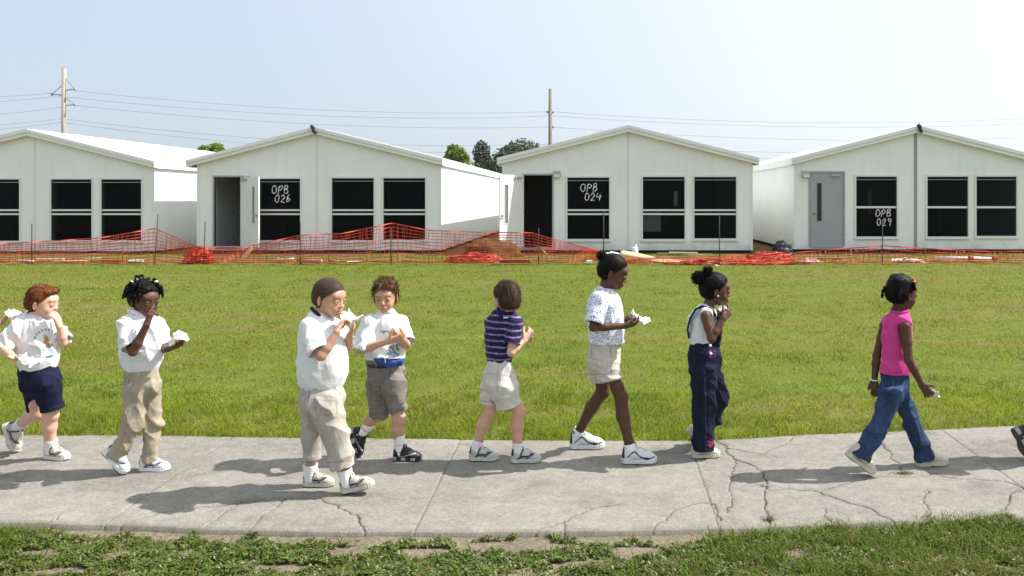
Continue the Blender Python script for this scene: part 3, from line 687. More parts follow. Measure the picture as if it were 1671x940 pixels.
wires = [([((-520,118,YL),(84,152,Y1_),1.0),((122,148,Y1_),(898,182,Y2_),.85),((898,182,Y2_),(1960,170,Y3_),1.8)], 'uppermost power line strung between the utility poles'),
 ([((-520,150,YL),(104,156,Y1_),.9),((104,158,Y1_),(898,189,Y2_),.9),((898,189,Y2_),(1960,180,Y3_),1.7)], 'second power line just under the uppermost'),
 ([((-520,165,YL),(100,175,Y1_),1.1),((122,172,Y1_),(898,207,Y2_),.8),((898,207,Y2_),(1960,205,Y3_),1.7)], 'third power line, lowest of the three thick ones'),
 ([((-520,200,YL),(104,193,Y1_),.8),((104,194,Y1_),(898,235,Y2_),1.0),((898,235,Y2_),(1960,240,Y3_),1.0)], 'thin upper cable running low across the tree tops'),
 ([((-520,215,YL),(104,199,Y1_),.8),((104,200,Y1_),(898,246,Y2_),1.1),((898,246,Y2_),(1960,250,Y3_),1.0)], 'lowest thin cable just above the classroom roofs')]
for i, (s, lb) in enumerate(wires):
    tag(wire(i, s), lb, 'power line', 'power lines between the poles')

leaf_mat = attr_mat('tree_leaf', .55, .3, trans=.25)
M['bark'] = simple('bark', (.12,.095,.07), .9, .2, .3, 6, 30, .5, .02)
def tree(px, py, rpx, rpy, Y, light, dark, n, leaf, label, seed, lobes=9):
    c = P3(px, py, Y); s = Y/F; R = np.array([rpx*s, rpx*s*.9, rpy*s])*1.1; rg = np.random.default_rng(seed)
    root = empty('tree', (c[0], c[1], 0), label, 'tree', 'trees behind the classrooms')
    cen = rg.normal(0, .42, (lobes, 3)); cen[:,2] = cen[:,2]*.8; cen = cen/np.maximum(1, np.linalg.norm(cen, axis=1)/.68)[:,None]
    lr = .30+.2*rg.random(lobes); cen[0] = 0; lr[0] = .6
    m = MB(); zc = c[2]; m.tube([(0,0,-.2), (.1,0,zc*.35), (0,.1,zc*.75)], [.22*R[2]/2.2+.08, .18, .12], 9)
    for k in range(lobes): m.tube([(0,.1,zc*.6), tuple(np.array([0,0,zc])*.85+cen[k]*R*.4), tuple(np.array([0,0,zc])+cen[k]*R*.9)], [.10,.06,.02], 6)
    m.build('trunk', M['bark'], root, True)
    pick = rg.integers(0, lobes, n); d = rg.normal(size=(n, 3)); d /= np.linalg.norm(d, axis=1)[:,None]
    rad = lr[pick]*(1-.55*rg.random(n)**2.2)*(1+.2*(rg.random(n)-.5)); P = (cen[pick]+d*rad[:,None])*R+np.array([0,0,zc])
    u = rg.normal(size=(n, 3)); u /= np.linalg.norm(u, axis=1)[:,None]; v = np.cross(u, rg.normal(size=(n, 3))); v /= np.linalg.norm(v, axis=1)[:,None]
    L = leaf*(.5+.9*rg.random(n))[:,None]
    V = np.stack([P-u*L, P-v*L*.45, P+u*L, P+v*L*.45], 1).reshape(-1, 3)
    t = (.5*rg.random(n)+.5*rg.random(lobes)[pick])[:,None]; col = np.array(dark)*(1-t)+np.array(light)*t
    link('crown', mesh_np('crown', V, np.arange(n*4).reshape(-1, 4), smooth=False, col=np.repeat(col, 4, 0)), leaf_mat, root)
gl, gd = (.25,.32,.045), (.11,.17,.028); dl, dd = (.10,.13,.06), (.035,.052,.028)
tree(351, 246, 20, 15, 55, gl, gd, 2600, .16, 'small rounded bright green tree top above the left classroom roof', 1)
tree(749, 266, 28, 30, 52, gl, gd, 5200, .15, 'bright yellow-green tree between the OPB 026 and OPB 024 roofs', 2)
tree(788, 286, 30, 48, 88, dl, dd, 6200, .24, 'narrow dark tree just right of the bright green tree', 3)
tree(827, 284, 38, 46, 92, dl, dd, 7000, .24, 'dark mid-height tree leaning on the left flank of the biggest tree', 4)
tree(869, 268, 60, 50, 95, (.10,.13,.05), dd, 12000, .26, 'largest dark tree, its broad crown behind the darker utility pole', 5, 13)

# ================================================================ SAFETY FENCE AND BUILDERS' DEBRIS
YF = 19.6; FS = F/YF
M['net'] = simple('orange_net', (.55,.062,.024), .55, .3, .15, 2)
M['netd'] = simple('orange_net_heap', (.36,.028,.016), .6, .3, .3, 3)
def holes(m, sc):
    """mesh openings in heaped netting: crossed warped bands turn transparent"""
    nt = m.node_tree; tc = N(nt, 'ShaderNodeTexCoord'); ws = []
    for d in ('Y', 'Z'):
        wv = N(nt, 'ShaderNodeTexWave'); wv.bands_direction = d; wv.inputs['Scale'].default_value = sc; wv.inputs['Distortion'].default_value = 5; wv.inputs['Detail Scale'].default_value = .6
        nt.links.new(tc.outputs['Object'], wv.inputs['Vector']); ws.append(wv)
    mu = N(nt, 'ShaderNodeMath', operation='MULTIPLY'); nt.links.new(ws[0].outputs['Fac'], mu.inputs[0]); nt.links.new(ws[1].outputs['Fac'], mu.inputs[1])
    gt = N(nt, 'ShaderNodeMath', operation='GREATER_THAN'); gt.inputs[1].default_value = .30; nt.links.new(mu.outputs[0], gt.inputs[0])
    t = N(nt, 'ShaderNodeBsdfTransparent'); mx = N(nt, 'ShaderNodeMixShader'); nt.links.new(gt.outputs[0], mx.inputs[0]); nt.links.new(nt.nodes['Principled BSDF'].outputs[0], mx.inputs[1]); nt.links.new(t.outputs[0], mx.inputs[2]); nt.links.new(mx.outputs[0], nt.nodes['Material Output'].inputs['Surface'])
M['neth'] = simple('heaped_netting', (.42,.035,.018), .6, .3, .3, 3); holes(M['neth'], 5.5)
M['stake'] = simple('rusty_stake', (.045,.035,.03), .7, .3, .2, 6)
def net(label, top, bot, x0, x1, rows, yj, stakes):
    tx, ty = zip(*top); bx, by = zip(*bot); root = empty('safety_fence', ((( x0+x1)/2-CX)/FS, YF, 0), label, 'safety fence', 'orange safety fences')
    off = np.array(root.location); step = 4.2
    xs = np.arange(x0, x1+.1, step)
    def pt(x, v):
        a = np.interp(x, tx, ty); b = np.interp(x, bx, by)
        # gathers: rows squeeze where the net sags
        py = a+(b-a)*v+math.sin(x*.05+v*5)*1.2*math.sin(v*3.1)
        yy = YF+yj*math.sin(x*.021+1.3*v)+.12*math.sin(x*.11+4*v)
        p = P3(x, py, yy); p[2] = max(p[2], .012+.02*v); return p-off
    m = MB()
    for r in range(rows+1):
        v = r/rows; m.ribbon([pt(x, v) for x in xs], .016 if r not in (0, rows) else .024, (0,-1,.15))
    for i, x in enumerate(xs):
        xx = x+1.5*math.sin(i*3.7); m.ribbon([pt(xx+.8*math.sin(v*9+i), v) for v in np.linspace(0, 1, rows+1)], .0075, (0,-1,.1))
    m.build('netting', M['net'], root, solid=.004)
    for (sx, st, sb, ln) in stakes:
        A = P3(sx, sb, YF-.03); B = P3(sx+ln, st, YF-.03); A[2] = -.1; MB().tube([A-off, B-off], .013, 6).build('stake', M['stake'], root, True)
    return root
net('long orange safety net sagging on thin stakes before the three left classrooms',
    [(-260,392),(0,398),(90,393),(165,388),(253,373),(285,387),(318,402),(345,404),(400,404),(425,398),(490,384),(560,381),(640,364),(700,376),(780,379),(868,380),(905,391),(988,412)],
    [(-260,436),(0,434),(262,436),(325,430),(420,431),(500,432),(640,432),(760,430),(880,430),(988,424)], -260, 988, 11, .10,
    [(52,365,434,0),(252,350,436,6),(332,361,430,3),(490,362,431,0),(638,372,432,0),(879,372,430,0),(985,345,432,0)])
net('collapsed orange safety net lying low in front of the OPB 029 classroom',
    [(1000,421),(1100,421),(1200,417),(1300,412),(1440,401),(1500,405),(1600,410),(1671,410),(1950,412)],
    [(1000,431),(1200,432),(1290,433),(1440,432),(1671,430),(1950,430)], 1000, 1950, 5, .14,
    [(1174,352,431,0),(1440,362,430,0)])

def lump(name, px, py, rx, ry, Y, mat, label, cat, seed, depth=.6, rough=.35, fold=6.0):
    """crumpled heap: a noisy dome resting on the ground"""
    c = P3(px, py, Y); s = Y/F; n, k = 26, 44; V = []; a = rx*s; h = ry*s
    for i in range(n):
        th = i/(n-1)*math.pi/2
        for j in range(k):
            ph = 2*math.pi*j/k; V.append((math.cos(ph)*math.cos(th), math.sin(ph)*math.cos(th), math.sin(th)))
    V = np.array(V); q = ridge(V*fold/2+seed*3.7, seed)*.6+ridge(V*fold+seed, seed+3)*.4
    d = 1+rough*(q-.5)*2; V = V*d[:,None]*np.array([a, depth*a, h])
    V[:,2] -= .02
    Q = []
    for i in range(n-1):
        for j in range(k): Q.append((i*k+j, i*k+(j+1)%k, (i+1)*k+(j+1)%k, (i+1)*k+j))
    o = link(name, mesh_np(name, V, np.array(Q), smooth=True), mat); o.location = (c[0], Y, -.01); tag(o, label, cat); return o
M['white_plastic'] = simple('white_plastic', (.78,.78,.76), .5, .4, .06, 12)
M['black_bag'] = simple('black_bag', (.012,.012,.016), .5, .4, .3, 9)
M['mound'] = simple('dirt', (.11,.066,.026), .95, .1, .3, 4, 30, .7, .03)
lump('dirt_mound', 802, 416, 44, 27, 22.3, M['mound'], 'brown dirt mound beside the open white door of the OPB 024 classroom', 'dirt mound', 5, .8, .22, 3)
lump('net_heap', 774, 417, 42, 13, 20.4, M['neth'], 'dark red heap of bunched netting in front of the dirt mound', 'net heap', 6, .6, .3)
lump('net_heap', 324, 425, 20, 22, 19.9, M['neth'], 'tall red bundle of netting near the grey open doorway', 'net heap', 7, .7, .4)
lump('net_heap', 1200, 430, 95, 7, 19.7, M['neth'], 'long low strip of red netting lying before the OPB 024 windows', 'net heap', 8, .22, .4, 9)
lump('net_heap', 1255, 424, 36, 14, 20.4, M['neth'], 'orange netting pile left of the black rubbish bag', 'net heap', 18, .4, .4, 9)
lump('rubbish_bag', 1277, 408, 17, 23, 23.0, M['black_bag'], 'bulging black bag standing by the left corner of the OPB 029 classroom', 'bag', 9, .8, .14)
lump('plastic_bag', 997, 414, 15, 13, 20.6, M['white_plastic'], 'crumpled white plastic bag behind the tall girl\'s head', 'bag', 10, .8, .4)
lump('plastic_bag', 1478, 414, 24, 6, 20.2, simple('pink_sheet', (.72,.55,.52), .6, .3, .15, 8), 'crumpled pinkish sheet on the net below the OPB 029 window', 'plastic sheet', 11, .5, .5)
lump('paper_scrap', 1322, 419, 14, 5, 20.2, simple('pink_scrap', (.70,.42,.36), .7, .2, .15, 8), 'small salmon scrap in the net near the black bag', 'scrap', 12, .5, .5)
# jug, bucket
def jug():
    c = P3(1036, 414, 22.8); root = empty('white_jug', (c[0], 22.8, 0), 'small white plastic jug against the OPB 024 classroom wall', 'jug')
    MB().tube([(0,0,-.02),(0,0,.02),(0,0,.18),(.02,0,.24),(.03,0,.27)], [.09,.10,.10,.05,.03], 12).build('jug_body', M['white_plastic'], root, True)
    MB().tube([(.03,0,.265),(.03,0,.30)], .035, 10).build('cap', M['trim'], root, True)
    MB().tube([(-.03,-.05,.22),(-.10,-.05,.20),(-.10,-.05,.10)], .014, 6).build('handle', M['white_plastic'], root, True)
jug()
M['wood'] = simple('pale_lumber', (.56,.43,.26), .8, .2, .2, 4, vec=(.6,6,6))
M['woodd'] = simple('weathered_lumber', (.26,.19,.13), .85, .2, .25, 4, vec=(.6,6,6))
M['pinkw'] = simple('pinkish_board', (.62,.40,.33), .8, .2, .2, 4, vec=(.6,6,6))
def plank(px, py, wpx, hpx, Y, rot, mat, label, tilt=0, cat='plank'):
    c = P3(px, py, Y); s = Y/F; L = wpx*s; m = MB(); m.box((-L/2,-.07,0), (L/2,.07,max(.03, hpx*s)))
    o = m.build('plank', mat, bevel=.004); o.location = (c[0], Y, .02); o.rotation_euler = (0, tilt, rot); tag(o, label, cat, 'scrap boards in the building debris'); return o
plank(82, 426, 40, 2.5, 20.5, .25, M['pinkw'], 'pinkish board lying behind the net below the second left window')
plank(40, 430, 30, 2.5, 20.0, -.2, M['pinkw'], 'short pinkish board at the far left behind the net')
plank(115, 430, 50, 2, 19.9, .1, M['wood'], 'long pale board near the thin stake at far left')
plank(185, 431, 36, 3, 19.9, -.1, M['netd'], 'red-brown board left of the tall crooked stake')
plank(222, 429, 22, 2.5, 20.0, .3, M['trim'], 'white board just left of the tall crooked stake')
plank(150, 424, 26, 2, 20.8, .5, M['wood'], 'pale stick lying deeper between two boards at the left')
o_ = plank(407, 420, 26, 6, 20.2, .5, M['wood'], 'yellow plywood scrap leaning below the OPB 026 door', -.9)
o_.location.z = .22
plank(465, 424, 26, 3, 20.6, .05, M['trim'], 'white board lying below the OPB 026 window')
plank(505, 431, 40, 5, 19.8, .1, M['pinkw'], 'thick pink board below the two middle windows')
plank(545, 431, 18, 3, 19.9, -.6, M['woodd'], 'dark stub of timber beside the thick pink board')
plank(578, 433, 22, 2, 19.7, .2, M['trim'], 'white scrap board left of the tall net peak')
plank(835, 433, 60, 5, 19.6, .06, M['netd'], 'long red board on the grass before the dirt mound')
plank(810, 433, 8, 4, 19.5, 0, M['wood'], 'pale cut block at the end of the long red board')
o_ = plank(889, 421, 20, 2, 20.4, .3, M['wood'], 'thin pale stick leaning in front of the black doorway', .9); o_.location.z = .2
plank(1092, 418, 40, 2.5, 22.6, .1, M['woodd'], 'dark timber lying under the middle OPB 024 window')
plank(1115, 415, 46, 2.5, 22.9, -.15, M['wood'], 'pale timber under the gap between two OPB 024 windows')
plank(1135, 420, 30, 2, 22.0, .4, M['woodd'], 'dark stick crossing before the rightmost OPB 024 window')
plank(962, 432, 10, 4, 19.6, 0, M['trim'], 'white chunk of board left of the tall girl')
plank(1345, 417, 60, 2, 21.0, .05, M['woodd'], 'dark board lying below the closed grey door')
def pipe():
    a, b = P3(1527, 421, 20.6), P3(1625, 421, 20.6); root = empty('white_pipe', ((a[0]+b[0])/2, 20.6, .06), 'white plastic pipe with red ends on the ground before the OPB 029 classroom', 'pipe')
    h = (b[0]-a[0])/2; MB().tube([(-h,0,0),(h,0,0)], .045, 10).build('pipe', M['white_plastic'], root, True)
    for x in (h*.05, h*.85): MB().tube([(x,0,0),(x+.16,0,0)], .052, 10).build('coupling', M['netd'], root, True)
pipe()
def strip(pts, w, mat, name, label, cat):
    pp = [P3(*p) for p in pts]; out = []
    for a, b in zip(pp[:-1], pp[1:]): out += [a*(1-t)+b*t for t in (0, .25, .5, .75)]
    out.append(pp[-1]); m = MB(); m.ribbon(out, w, (0,-.5,.9)); tag(m.build(name, mat, None, True, solid=.012), label, cat)
strip([(1012,412,20.6),(1040,417,20.4),(1075,426,20.1),(1110,429,19.9),(1150,429,19.8),(1185,430,19.7),(1222,433,19.6)], .24, M['wood'], 'plastic_strip', 'long curved beige strip lying on the grass behind the overalls girl', 'strip')
strip([(1166,433,19.3),(1180,436,19.2),(1205,436,19.1),(1222,436,19.2)], .07, M['trim'], 'plastic_strip', 'short white curved offcut on the grass behind the overalls girl', 'strip')

# ---- thin summer haze: even air between the camera and the far trees
def haze():
    m = MB(); m.box((-140,-25,-1.2), (110,135,24)); o = m.build('haze', None)
    mt = bpy.data.materials.new('haze_air'); mt.use_nodes = True; nt = mt.node_tree; nt.nodes.remove(nt.nodes['Principled BSDF'])
    v = N(nt, 'ShaderNodeVolumePrincipled'); v.inputs['Color'].default_value = (.86,.91,1,1); v.inputs['Density'].default_value = .00016; v.inputs['Anisotropy'].default_value = .25
    nt.links.new(v.outputs[0], nt.nodes['Material Output'].inputs['Volume']); o.data.materials.append(mt)
    tag(o, 'thin pale summer haze over the school ground', 'haze', kind='stuff')
haze()
# ================================================================ PEOPLE: distance-field modelling
def smin(a, b, k):
    if k <= 0: return np.minimum(a, b)
    h = np.clip(.5+.5*(b-a)/k, 0, 1); return b*(1-h)+a*h-k*h*(1-h)
def smax(a, b, k): return -smin(-a, -b, k)
class Sdf:
    def __init__(s): s.p = []
    def put(s, f, lo, hi, k, op='add'): s.p.append((f, np.array(lo, float), np.array(hi, float), k, op))
    def tube(s, pts, k=.012, kk=.01, open_end=False, wall=.005, depth=.018, op='add'):
        """pts = [(point, radius, depth ratio)]; smooth chain of round cones, optionally an open flat end"""
        pts = [(np.array(p[0], float), p[1], p[2] if len(p) > 2 else 1.0) for p in pts]
        end = dirv = None
        if open_end:
            dirv = pts[-1][0]-pts[-2][0]; dirv /= np.linalg.norm(dirv); end = pts[-1][0].copy()
            pts = pts+[(end+dirv*pts[-1][1]*1.2, pts[-1][1], pts[-1][2])]
        A = np.array([p[0] for p in pts]); R = np.array([p[1]*max(1, p[2]) for p in pts])[:,None]; m = k+.012
        def f(X, Y, Z):
            d = None
            for (a, ra, sa), (b, rb, sb) in zip(pts[:-1], pts[1:]):
                ba = b-a; x, y, z = X-a[0], Y-a[1], Z-a[2]
                h = np.clip((x*ba[0]+y*ba[1]+z*ba[2])/(ba@ba+1e-12), 0, 1)
                sy = sa+(sb-sa)*h
                q = np.sqrt((x-ba[0]*h)**2+((y-ba[1]*h)/sy)**2+(z-ba[2]*h)**2)-(ra+(rb-ra)*h)
                d = q if d is None else smin(d, q, kk)
            if open_end:
                t = (X-end[0])*dirv[0]+(Y-end[1])*dirv[1]+(Z-end[2])*dirv[2]
                d2 = np.maximum(d, t); d = np.maximum(d2, np.minimum(-d-wall, t+depth))
            return d
        s.put(f, (A-R).min(0)-m, (A+R).max(0)+m, k, op)
    def ell(s, c, r, k=.01, R=None, op='add'):
        c = np.array(c, float); r = np.array(r, float); m = r.max()+k+.01
        def f(X, Y, Z):
            x, y, z = X-c[0], Y-c[1], Z-c[2]
            if R is not None: x, y, z = (R[0,0]*x+R[1,0]*y+R[2,0]*z, R[0,1]*x+R[1,1]*y+R[2,1]*z, R[0,2]*x+R[1,2]*y+R[2,2]*z)
            k0 = np.sqrt((x/r[0])**2+(y/r[1])**2+(z/r[2])**2); k1 = np.sqrt((x/r[0]**2)**2+(y/r[1]**2)**2+(z/r[2]**2)**2)+1e-9
            return k0*(k0-1)/k1
        s.put(f, c-m, c+m, k, op)
    def field(s, vox, lo=None, hi=None):
        if lo is None: lo = np.min([p[1] for p in s.p if p[4] == 'add'], 0)-2*vox; hi = np.max([p[2] for p in s.p if p[4] == 'add'], 0)+2*vox
        n = np.ceil((hi-lo)/vox).astype(int)+1; d = np.full(n, .3, np.float32)
        ax = [(lo[i]+vox*np.arange(n[i])).astype(np.float32) for i in range(3)]
        for f, l, h, k, op in s.p:
            i0 = np.clip(np.floor((l-lo)/vox).astype(int), 0, n); i1 = np.clip(np.ceil((h-lo)/vox).astype(int)+1, 0, n)
            if (i1 <= i0).any(): continue
            sl = tuple(slice(a, b) for a, b in zip(i0, i1))
            v = f(ax[0][sl[0]][:,None,None], ax[1][sl[1]][None,:,None], ax[2][sl[2]][None,None,:]).astype(np.float32)
            d[sl] = smin(d[sl], v, k) if op == 'add' else smax(d[sl], -v, k) if op == 'sub' else smax(d[sl], v, k)
        return d, lo, vox
    def net(s, vox): return surface_nets(*s.field(vox))
def surface_nets(d, lo, vox):
    sg = d < 0; nx, ny, nz = d.shape; cnt = np.zeros((nx-1, ny-1, nz-1), np.int8)
    for i in (0,1):
        for j in (0,1):
            for k in (0,1): cnt += sg[i:nx-1+i, j:ny-1+j, k:nz-1+k]
    act = (cnt > 0) & (cnt < 8); idx = np.argwhere(act); n = len(idx)
    vid = np.full(act.shape, -1, np.int32); vid[act] = np.arange(n)
    pos = np.zeros((n, 3), np.float32); w_ = np.zeros(n, np.float32)
    cs = [np.array(c) for c in [(0,0,0),(1,0,0),(0,1,0),(1,1,0),(0,0,1),(1,0,1),(0,1,1),(1,1,1)]]
    cv = [d[idx[:,0]+c[0], idx[:,1]+c[1], idx[:,2]+c[2]] for c in cs]
    for a, b in [(0,1),(2,3),(4,5),(6,7),(0,2),(1,3),(4,6),(5,7),(0,4),(1,5),(2,6),(3,7)]:
        va, vb = cv[a], cv[b]; m = (va < 0) != (vb < 0); t = np.where(m, va/np.where(m, va-vb, 1), 0)
        pos += np.where(m[:,None], cs[a]+(cs[b]-cs[a])*t[:,None], 0); w_ += m
    V = lo+(idx+pos/w_[:,None])*vox; Q = []
    for ax in range(3):
        o = [1, 2, 0][ax], [2, 0, 1][ax]
        sl0 = [slice(1, -1)]*3; sl1 = [slice(1, -1)]*3; sl0[ax] = slice(0, -1); sl1[ax] = slice(1, None)
        a, b = sg[tuple(sl0)], sg[tuple(sl1)]; e = np.argwhere(a != b); inside = a[e[:,0], e[:,1], e[:,2]]
        off = np.ones(3, int); off[ax] = 0; e = e+off
        def at(du, dv):
            q = e.copy(); q[:,o[0]] -= du; q[:,o[1]] -= dv; return vid[q[:,0], q[:,1], q[:,2]]
        q = np.stack([at(1,1), at(0,1), at(0,0), at(1,0)], 1); q[~inside] = q[~inside][:,::-1]; Q.append(q)
    return V.astype(np.float32), np.concatenate(Q)

def rot(yaw, pitch, roll):
    return np.array(Matrix.Rotation(math.radians(yaw), 3, 'Z') @ Matrix.Rotation(math.radians(pitch), 3, 'Y') @ Matrix.Rotation(math.radians(roll), 3, 'X'))
def nrm(v): v = np.array(v, float); return v/(np.linalg.norm(v)+1e-9)

# ---------------------------------------------------------------- head (local frame: x forward, z up, metres)
def head_sdf(cheek=0.0, lips=1.0, nose=1.0, ears=True):
    H = Sdf()
    H.ell((-.012,0,.026), (.091,.072,.080), .03)
    H.ell((.022,0,-.027), (.060,.053,.066), .03)
    H.ell((.050,0,-.079), (.024,.024,.016), .028)
    for s in (1,-1): H.ell((.046,s*.030,-.041), (.025+cheek,.023+cheek,.026+cheek), .018)
    H.ell((.066,0,.028), (.018,.046,.022), .02)
    for s in (1,-1): H.ell((.090,s*.029,-.005), (.014,.0185,.0110), .010, op='sub')
    for s in (1,-1):
        H.ell((.0725,s*.030,-.0055), (.0150,.0150,.0135), .004); H.ell((.0880,s*.0305,-.0065), (.0085,.0130,.0058), .0015, op='sub')
    H.tube([((.076,0,.001),.0055),((.0885,0,-.025),.0072)], .010)
    H.ell((.0910,0,-.0285), (.0075,.0085*nose,.0068), .006)
    for s in (1,-1): H.ell((.0855,s*.0095*nose,-.0315), (.0065,.0056,.0054), .005)
    H.ell((.078,0,-.056), (.0105,.019*lips,.0058*lips), .005); H.ell((.0765,0,-.065), (.0105,.017*lips,.0065*lips), .005)
    H.ell((.0905,0,-.0602), (.007,.020,.0012), .002, op='sub')
    if ears:
        for s in (1,-1):
            R = rot(s*22, -8, 0)
            H.ell((-.012,s*.073,-.014), (.0170,.0065,.026), .006, R); H.ell((-.006,s*.081,-.012), (.011,.006,.019), .004, R, 'sub')
    return H
EYES = [(.0720,.030,-.0065), (.0720,-.030,-.0065)]
_HCACHE = {}

class Fig:
    """one child: joints are measured on the photo and turned into metres at the child's own distance"""
    def __init__(s, gx, gy, label, name='person'):
        s.gy = gy; s.Y = F*HC/(gy-CY); s.base = np.array([(gx-CX)*s.Y/F, s.Y, 0.0]); s.m = s.Y/F
        s.root = empty(name, s.base, label, 'person', None)
    def J(s, px, py, dy=0.0): return P3(px, py, s.Y+dy)-s.base
    def rad(s, px, r, sy=1.0):
        t = (px-CX)/F; return r*s.m/math.sqrt(1+(sy*t)**2)-.0025
    def px(s, V):
        W = V+s.base; return CX+W[:,0]*F/W[:,1], CY+(HC-W[:,2])*F/W[:,1]
    def obj(s, name, me, mat, parent=None):
        return link(name, me, mat, parent or s.root)

def foot(s, L):
    if L.get('plant', 'toe') == 'flat': T = G(*L['toe'])-s.base; Hh = G(*L['heel'])-s.base
    elif L['plant'] == 'heel': Hh = G(*L['heel'])-s.base; T = P3(L['toe'][0], L['toe'][1], Hh[1]+s.Y+L.get('dy', 0))-s.base
    else: T = G(*L['toe'])-s.base; Hh = P3(L['heel'][0], L['heel'][1], T[1]+s.Y+L.get('dy', 0))-s.base
    d = T-Hh; ln = np.linalg.norm(d); d = d/ln
    up = np.array([0,0,1.])-d*d[2]; up = nrm(up) if np.linalg.norm(up) > .12 else nrm(np.array([1.,0,.2])-d*d[0])
    sc = ln/.205*L.get('fs', 1.0)
    return dict(H=Hh, d=d, up=up, side=np.cross(up, d), sc=sc, ank=Hh+d*.048*sc+up*.088*sc)

def hand(S, A, wr, sc):
    """palm, four bent fingers of different length and a thumb from the side of the palm"""
    tip = A['tipv']; d = nrm(tip-wr); n = np.array(A['n'], float); n = nrm(n-d*np.dot(n, d))
    t = np.cross(d, n) if A['side'] == 'R' else np.cross(n, d)
    L = .122*sc; P = .52*L; curl = A.get('curl', 25); spread = A.get('spread', 4)
    for k, o in enumerate((.017, .0055, -.0055, -.0155)):
        S.tube([(wr+d*.004+t*o*.55*sc, .0125*sc), (wr+d*P*.92+t*o*sc, .0100*sc)], .010, .006)
    for k, (o, fl) in enumerate(((.0190,.44),(.0065,.49),(-.0062,.45),(-.0185,.36))):
        p = wr+d*P*.92+t*o*sc; an = math.radians((1.5-k)*spread); dd = nrm(d*math.cos(an)+t*math.sin(an)); pts = [(p, .0078*sc)]; c = 0
        cu = A.get('curls', [curl]*4)[k]
        for j, (seg, cf) in enumerate(((.46,.6),(.30,1.0),(.24,.8))):
            c += math.radians(cu*cf); p = p+(dd*math.cos(c)+n*math.sin(c))*fl*L*seg; pts.append((p, (.0072,.0066,.0056)[j]*sc))
        S.tube(pts, .0035, .004)
    th = math.radians(A.get('thumb', 42)); p0 = wr+d*.014*sc+t*.014*sc; d1 = nrm(d*math.cos(th)+t*math.sin(th)+n*.35); p1 = p0+d1*.030*sc; d2 = nrm(d1+d*.35+n*.25); p2 = p1+d2*.021*sc; p3 = p2+nrm(d2+d*.3)*.017*sc
    S.tube([(p0,.0115*sc),(p1,.0088*sc),(p2,.0078*sc),(p3,.0060*sc)], .007, .005)

